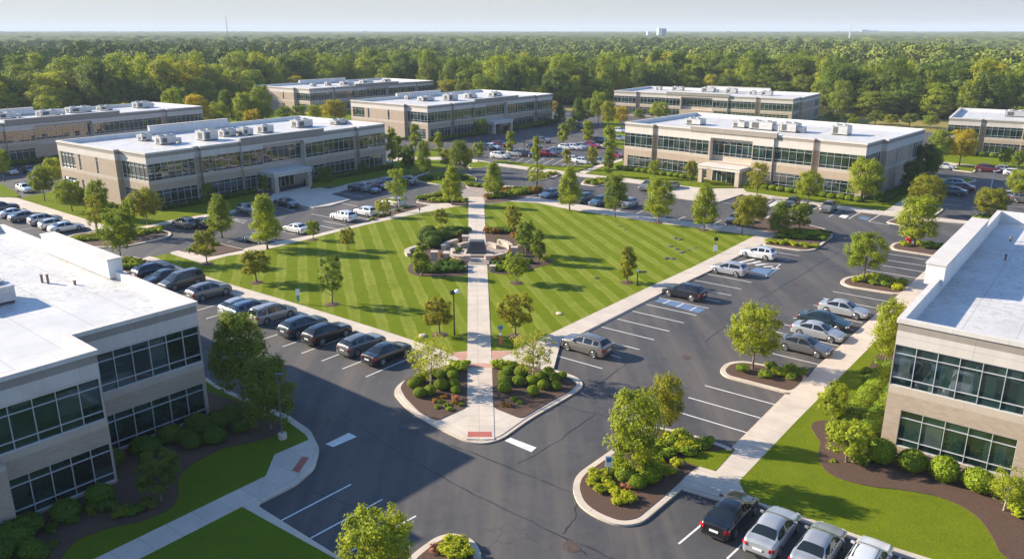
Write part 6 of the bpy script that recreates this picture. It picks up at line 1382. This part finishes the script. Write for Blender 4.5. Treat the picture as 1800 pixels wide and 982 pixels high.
WP = [tree_proto(sh, s, 7500, .50, 120, .05, mat='leaf_wood', H=18, W=11.5, rad=1.0) for sh, s in (('round', 51), ('oval', 52), ('round', 53), ('oval', 54), ('round', 55), ('oval', 56))]
WT = [(1.0, 1.05, .9)] * 6 + [(.62, .76, .75)] * 4 + [(1.3, 1.3, .8)] * 5 + [(1.6, 1.45, .7)] * 3 + [(1.9, 1.5, .6)]
rg = random.Random(5); cnt = 0; cells = []
amax = .60
for row in range(9):
    a = -amax + rg.random() * .02
    while a < amax:
        d0 = front(a) + 5 + row * 8.5; step = 8.6 / d0
        aa = a + rg.uniform(-.3, .3) * step; dd = front(aa) + 5 + row * 8.5 + rg.uniform(-3, 3)
        cells.append((dd, aa, row)); a += step
cells.sort(key=lambda c: (c[2], c[1]))
near_cells = cells[:300]; rest = cells[300:]
for dd, aa, row in near_cells:
    tm, cm, H_, W_ = rg.choice(WP); hh = rg.uniform(12, 20.5) if row else rg.uniform(8, 17); ww = rg.uniform(8.5, 16) * (1 if row else .9)
    o = empty('forest_tree', 'leafy tree among many others at the front of the woods behind the offices', 'tree', (dd * sin(aa), dd * cos(aa), -.05), rg.uniform(0, 6.28), 'trees at the front of the woods')
    tx = rg.choice(WT); k = rg.uniform(.85, 1.15)
    for nme, me_ in (('trunk', tm), ('crown', cm)):
        q = bpy.data.objects.new(nme, me_); COL.objects.link(q); q.parent = o; q.color = (tx[0] * k, tx[1] * k, tx[2], 1)
    o.scale = (ww / W_, ww / W_, hh / H_)
# the woods beyond: one mass
def vnoise(x, y, s, seed=0):
    x = x / s; y = y / s; xi = np.floor(x).astype(np.int64); yi = np.floor(y).astype(np.int64); fx = x - xi; fy = y - yi
    fx = fx * fx * (3 - 2 * fx); fy = fy * fy * (3 - 2 * fy)
    def h(i, j):
        n = (i * 374761393 + j * 668265263 + seed * 1442695041) & 0xffffffff; n = ((n ^ (n >> 13)) * 1274126177) & 0xffffffff
        return ((n ^ (n >> 16)) & 0xffff) / 65535.0
    return (h(xi, yi) * (1 - fx) + h(xi + 1, yi) * fx) * (1 - fy) + (h(xi, yi + 1) * (1 - fx) + h(xi + 1, yi + 1) * fx) * fy
P = [(dd * sin(aa), dd * cos(aa), 1.0) for dd, aa, row in rest]
d = 0; rr_ = 9 * 8.5
while True:
    # rings outward from the last row
    base = min(FD) + rr_
    if base > 1150: break
    sp_ = 11.5 + max(0, base - 500) * .006
    a = -amax + rg.random() * .02
    while a < amax:
        dd = front(a) + rr_ + rg.uniform(-3.5, 3.5)
        P.append((dd * sin(a), dd * cos(a), 1.0)); a += sp_ / dd * rg.uniform(.75, 1.25)
    rr_ += sp_ * .95
P = np.array(P); nT = len(P)
NC = 300
rng = np.random.default_rng(77)
hz = 10.5 + 7.5 * rng.random(nT) + 9.0 * (vnoise(P[:, 0], P[:, 1], 70, 3) - .5) ; wv = 5.2 + 5.2 * rng.random(nT) ** 1.5
dir_ = rng.normal(size=(nT, NC, 3)); dir_ /= np.linalg.norm(dir_, axis=2)[..., None]; dir_[..., 2] = np.abs(dir_[..., 2]) * 1.15 - .15
# lumps: pull leaf faces to a few lobes
lob = rng.normal(size=(nT, 14, 3)); lob /= np.linalg.norm(lob, axis=2)[..., None]; lob[..., 2] = np.abs(lob[..., 2])
li = rng.integers(0, 14, (nT, NC)); L_ = np.take_along_axis(lob, li[..., None].repeat(3, 2), 1)
Q = L_ * .62 + dir_ * .40
pos = np.stack([P[:, 0, None] + Q[..., 0] * wv[:, None], P[:, 1, None] + Q[..., 1] * wv[:, None], hz[:, None] - 5.5 + Q[..., 2] * 5.5], 2)
Nn = Q + rng.normal(size=Q.shape) * .35; Nn /= np.linalg.norm(Nn, axis=2)[..., None]
A_ = np.cross(Nn, rng.normal(size=Nn.shape)); A_ /= np.linalg.norm(A_, axis=2)[..., None]; B_ = np.cross(Nn, A_)
sz = (.8 + .7 * rng.random((nT, NC)))[..., None]
V = np.stack([pos - A_ * sz * .5, pos - B_ * sz * .5, pos + A_ * sz * .5, pos + B_ * sz * .5], 2).reshape(-1, 3)
n4 = V.shape[0] // 4
me = bpy.data.meshes.new('woods'); me.vertices.add(4 * n4); me.vertices.foreach_set('co', V.astype(np.float32).ravel())
me.loops.add(4 * n4); me.loops.foreach_set('vertex_index', np.arange(4 * n4, dtype=np.int32)); me.polygons.add(n4); me.polygons.foreach_set('loop_start', np.arange(0, 4 * n4, 4, dtype=np.int32))
tt = np.clip(rng.random(nT) ** 1.3 * .6 + .5 * vnoise(P[:, 0], P[:, 1], 45, 12), 0, 1)[:, None] * .7 + rng.random((nT, NC)) * .3
me.attributes.new('tone', 'FLOAT', 'POINT').data.foreach_set('value', np.repeat(tt.ravel(), 4).astype(np.float32))
me.materials.append(M['leaf_far']); me.update(calc_edges=True)
wo_ = link(bpy.data.objects.new('woods', me)); tag(wo_, 'dense green woods stretching away behind the first rows of trees', 'woods', None, 'stuff')
# the canopy farther out, a bumpy sheet of crowns
na, nr = 620, 560
ang = np.linspace(-.66, .66, na); rad = 1000 * (8600 / 1000) ** (np.arange(nr) / (nr - 1.0)); AA, RR_ = np.meshgrid(ang, rad)
X, Y = RR_ * np.sin(AA), RR_ * np.cos(AA)
Z = 8.5 + 7.5 * vnoise(X, Y, 10, 1) ** .7 + 5 * vnoise(X, Y, 40, 2) + np.minimum(6, np.maximum(0, RR_ - 1800) * .004) * vnoise(X, Y, 130, 8) + 5 * (vnoise(X, Y, 300, 5) - .5) + np.maximum(0, RR_ - 2500) * .0006 * vnoise(X, Y, 900, 6)
Z = np.where(RR_ < 1040, Z - 4, Z)
V = np.stack([X, Y, Z], 2).reshape(-1, 3); i0 = (np.arange(nr - 1)[:, None] * na + np.arange(na - 1)[None, :]).ravel()
Fq = np.stack([i0, i0 + 1, i0 + na + 1, i0 + na], 1)
me = bpy.data.meshes.new('far_woods'); me.vertices.add(len(V)); me.vertices.foreach_set('co', V.astype(np.float32).ravel()); me.loops.add(Fq.size); me.loops.foreach_set('vertex_index', Fq.astype(np.int32).ravel())
me.polygons.add(len(Fq)); me.polygons.foreach_set('loop_start', np.arange(0, Fq.size, 4, dtype=np.int32))
me.attributes.new('tone', 'FLOAT', 'POINT').data.foreach_set('value', np.clip(.15 + .8 * vnoise(X, Y, 14, 9), 0, 1).astype(np.float32).ravel())
me.materials.append(M['leaf_horizon']); me.update(calc_edges=True)
tag(link(bpy.data.objects.new('woods', me)), 'distant tree canopy running to the horizon', 'woods', None, 'stuff')

# ------------------------------------------------------------------ things on the horizon
def far_at(px, dist): return ((px - 900) / F * (dist * cos(PITCH)), dist)
def zat(py, dist): return CAMH + (-sin(PITCH) + (491 - py) / F * cos(PITCH)) * dist / (cos(PITCH) + (491 - py) / F * sin(PITCH))
def block(px0, px1, ty, dist, depth, mat, parent, nme):
    x0 = (px0 - 900) / F * dist * 1.047; x1 = (px1 - 900) / F * dist * 1.047
    return MB().box(x0, x1, dist, dist + depth, 0, zat(ty, dist)).build(nme, [mat], parent)
t = empty('high_rise', 'pale high-rise with a darker right half standing out of the woods on the horizon', 'tower block', (0, 0, 0), 0, 'high-rises on the horizon')
block(1134.5, 1140.5, 50, 1900, 18, 'tower_wall', t, 'wall'); block(1140.6, 1147.5, 50.5, 1904, 18, 'tower_dark', t, 'wall')
t = empty('high_rise', 'shorter white high-rise left of the taller one on the horizon', 'tower block', (0, 0, 0), 0, 'high-rises on the horizon'); block(1117, 1122.5, 56, 1900, 14, 'tower_wall', t, 'wall')
t = empty('long_building', 'low bluish building on the horizon right of the thin white mast', 'building', (0, 0, 0), 0); block(1461, 1472, 52.5, 3800, 30, 'tower_dark', t, 'wall'); block(1474, 1488, 54, 3810, 30, 'tower_dark', t, 'wall')
def mast(px, ty, dist, w, mat, label):
    x = (px - 900) / F * dist * 1.047; h_ = zat(ty, dist); o = empty('mast', label, 'mast', (x, dist, 0), 0)
    mb = MB()
    for sx, sy in ((1, 1), (1, -1), (-1, 1), (-1, -1)): mb.tube((sx * w, sy * w, 0), (sx * w * .5, sy * w * .5, h_), w * .35, w * .25, 5)
    n = int(h_ / 3)
    for k in range(n):
        z0, z1 = h_ * k / n, h_ * (k + 1) / n; s = 1 if k % 2 else -1; mb.tube((-s * w * .8, -w * .8, z0), (s * w * .8, -w * .8, z1), w * .2, w * .2, 4)
    mb.build('lattice', [mat], o)
mast(443.5, 29, 2300, .8, 'pole_metal', 'thin tall radio mast on the left horizon'); mast(1442, 45, 1300, .9, 'tower_wall', 'thin white mast on the right horizon')

# ------------------------------------------------------------------ light, air, sky
PALE = ((.65, .645, .64), (.55, .575, .62))
EL, SHD = 24.0, -16.0          # sun height; ground direction of the shadows from +X
sd = Vector((-cos(R(SHD)) * cos(R(EL)), -sin(R(SHD)) * cos(R(EL)), sin(R(EL))))
sl = bpy.data.lights.new('sun', 'SUN'); sl.energy = 5.0; sl.angle = R(0.6); sl.color = (1.0, .88, .70)
so = link(bpy.data.objects.new('sun', sl)); so.rotation_euler = sd.to_track_quat('Z', 'Y').to_euler(); so.location = (-60, 40, 80)
w = bpy.data.worlds.new('World'); SC.world = w; w.use_nodes = True; nt = w.node_tree; bg = nt.nodes['Background']
sk = nt.nodes.new('ShaderNodeTexSky'); sk.sky_type = 'NISHITA'; sk.sun_disc = False; sk.sun_elevation = R(EL)
sk.sun_rotation = atan2(sd.x, sd.y); sk.altitude = 50; sk.air_density = 1.0; sk.dust_density = 0.4; sk.ozone_density = 2.0
# milky summer air near the horizon: the sky pales to a light grey there
tc = nt.nodes.new('ShaderNodeTexCoord'); sp = nt.nodes.new('ShaderNodeSeparateXYZ'); nt.links.new(tc.outputs['Generated'], sp.inputs[0])
blue = mixc(nt, 1.0, sk.outputs[0], (0.82, 1.0, 1.22), 'MULTIPLY')
side = ramp(nt, sp.outputs[0], -0.1, 0.6, PALE[0], PALE[1]); side.node.inputs[0]
pale = nt.nodes.new('ShaderNodeVectorMath'); pale.operation = 'SCALE'; nt.links.new(side, pale.inputs[0]); pale.inputs['Scale'].default_value = 4.2
fac = ramp(nt, sp.outputs[2], 0.03, 0.30, (.9, .9, .9), (0, 0, 0))
nt.links.new(mixc(nt, fac, blue, pale.outputs[0]), bg.inputs[0]); bg.inputs[1].default_value = 0.098
hb = MB().box(-7000, 7000, -400, 8900, -1.1, 82, 0)
m = bpy.data.materials.new('haze_air'); m.use_nodes = True; M['haze_air'] = m; nt = m.node_tree
nt.nodes.remove(nt.nodes['Principled BSDF']); pv = nt.nodes.new('ShaderNodeVolumePrincipled'); pv.inputs['Density'].default_value = HAZE if 'HAZE' in globals() else 0.00016
pv.inputs['Color'].default_value = (.76, .86, .98, 1); pv.inputs['Anisotropy'].default_value = 0.0
nt.links.new(pv.outputs[0], nt.nodes['Material Output'].inputs['Volume'])
ho = hb.build('haze', ['haze_air']); tag(ho, 'pale summer haze over the whole place', 'haze', None, 'stuff')
SC.view_settings.view_transform = 'Standard'; SC.view_settings.look = 'None'; SC.view_settings.exposure = 1.20; SC.view_settings.gamma = 1
SC.cycles.volume_step_rate = 10; SC.cycles.max_bounces = 6; SC.cycles.diffuse_bounces = 3; SC.cycles.glossy_bounces = 3; SC.cycles.transmission_bounces = 2; SC.cycles.volume_bounces = 0; SC.cycles.transparent_max_bounces = 4
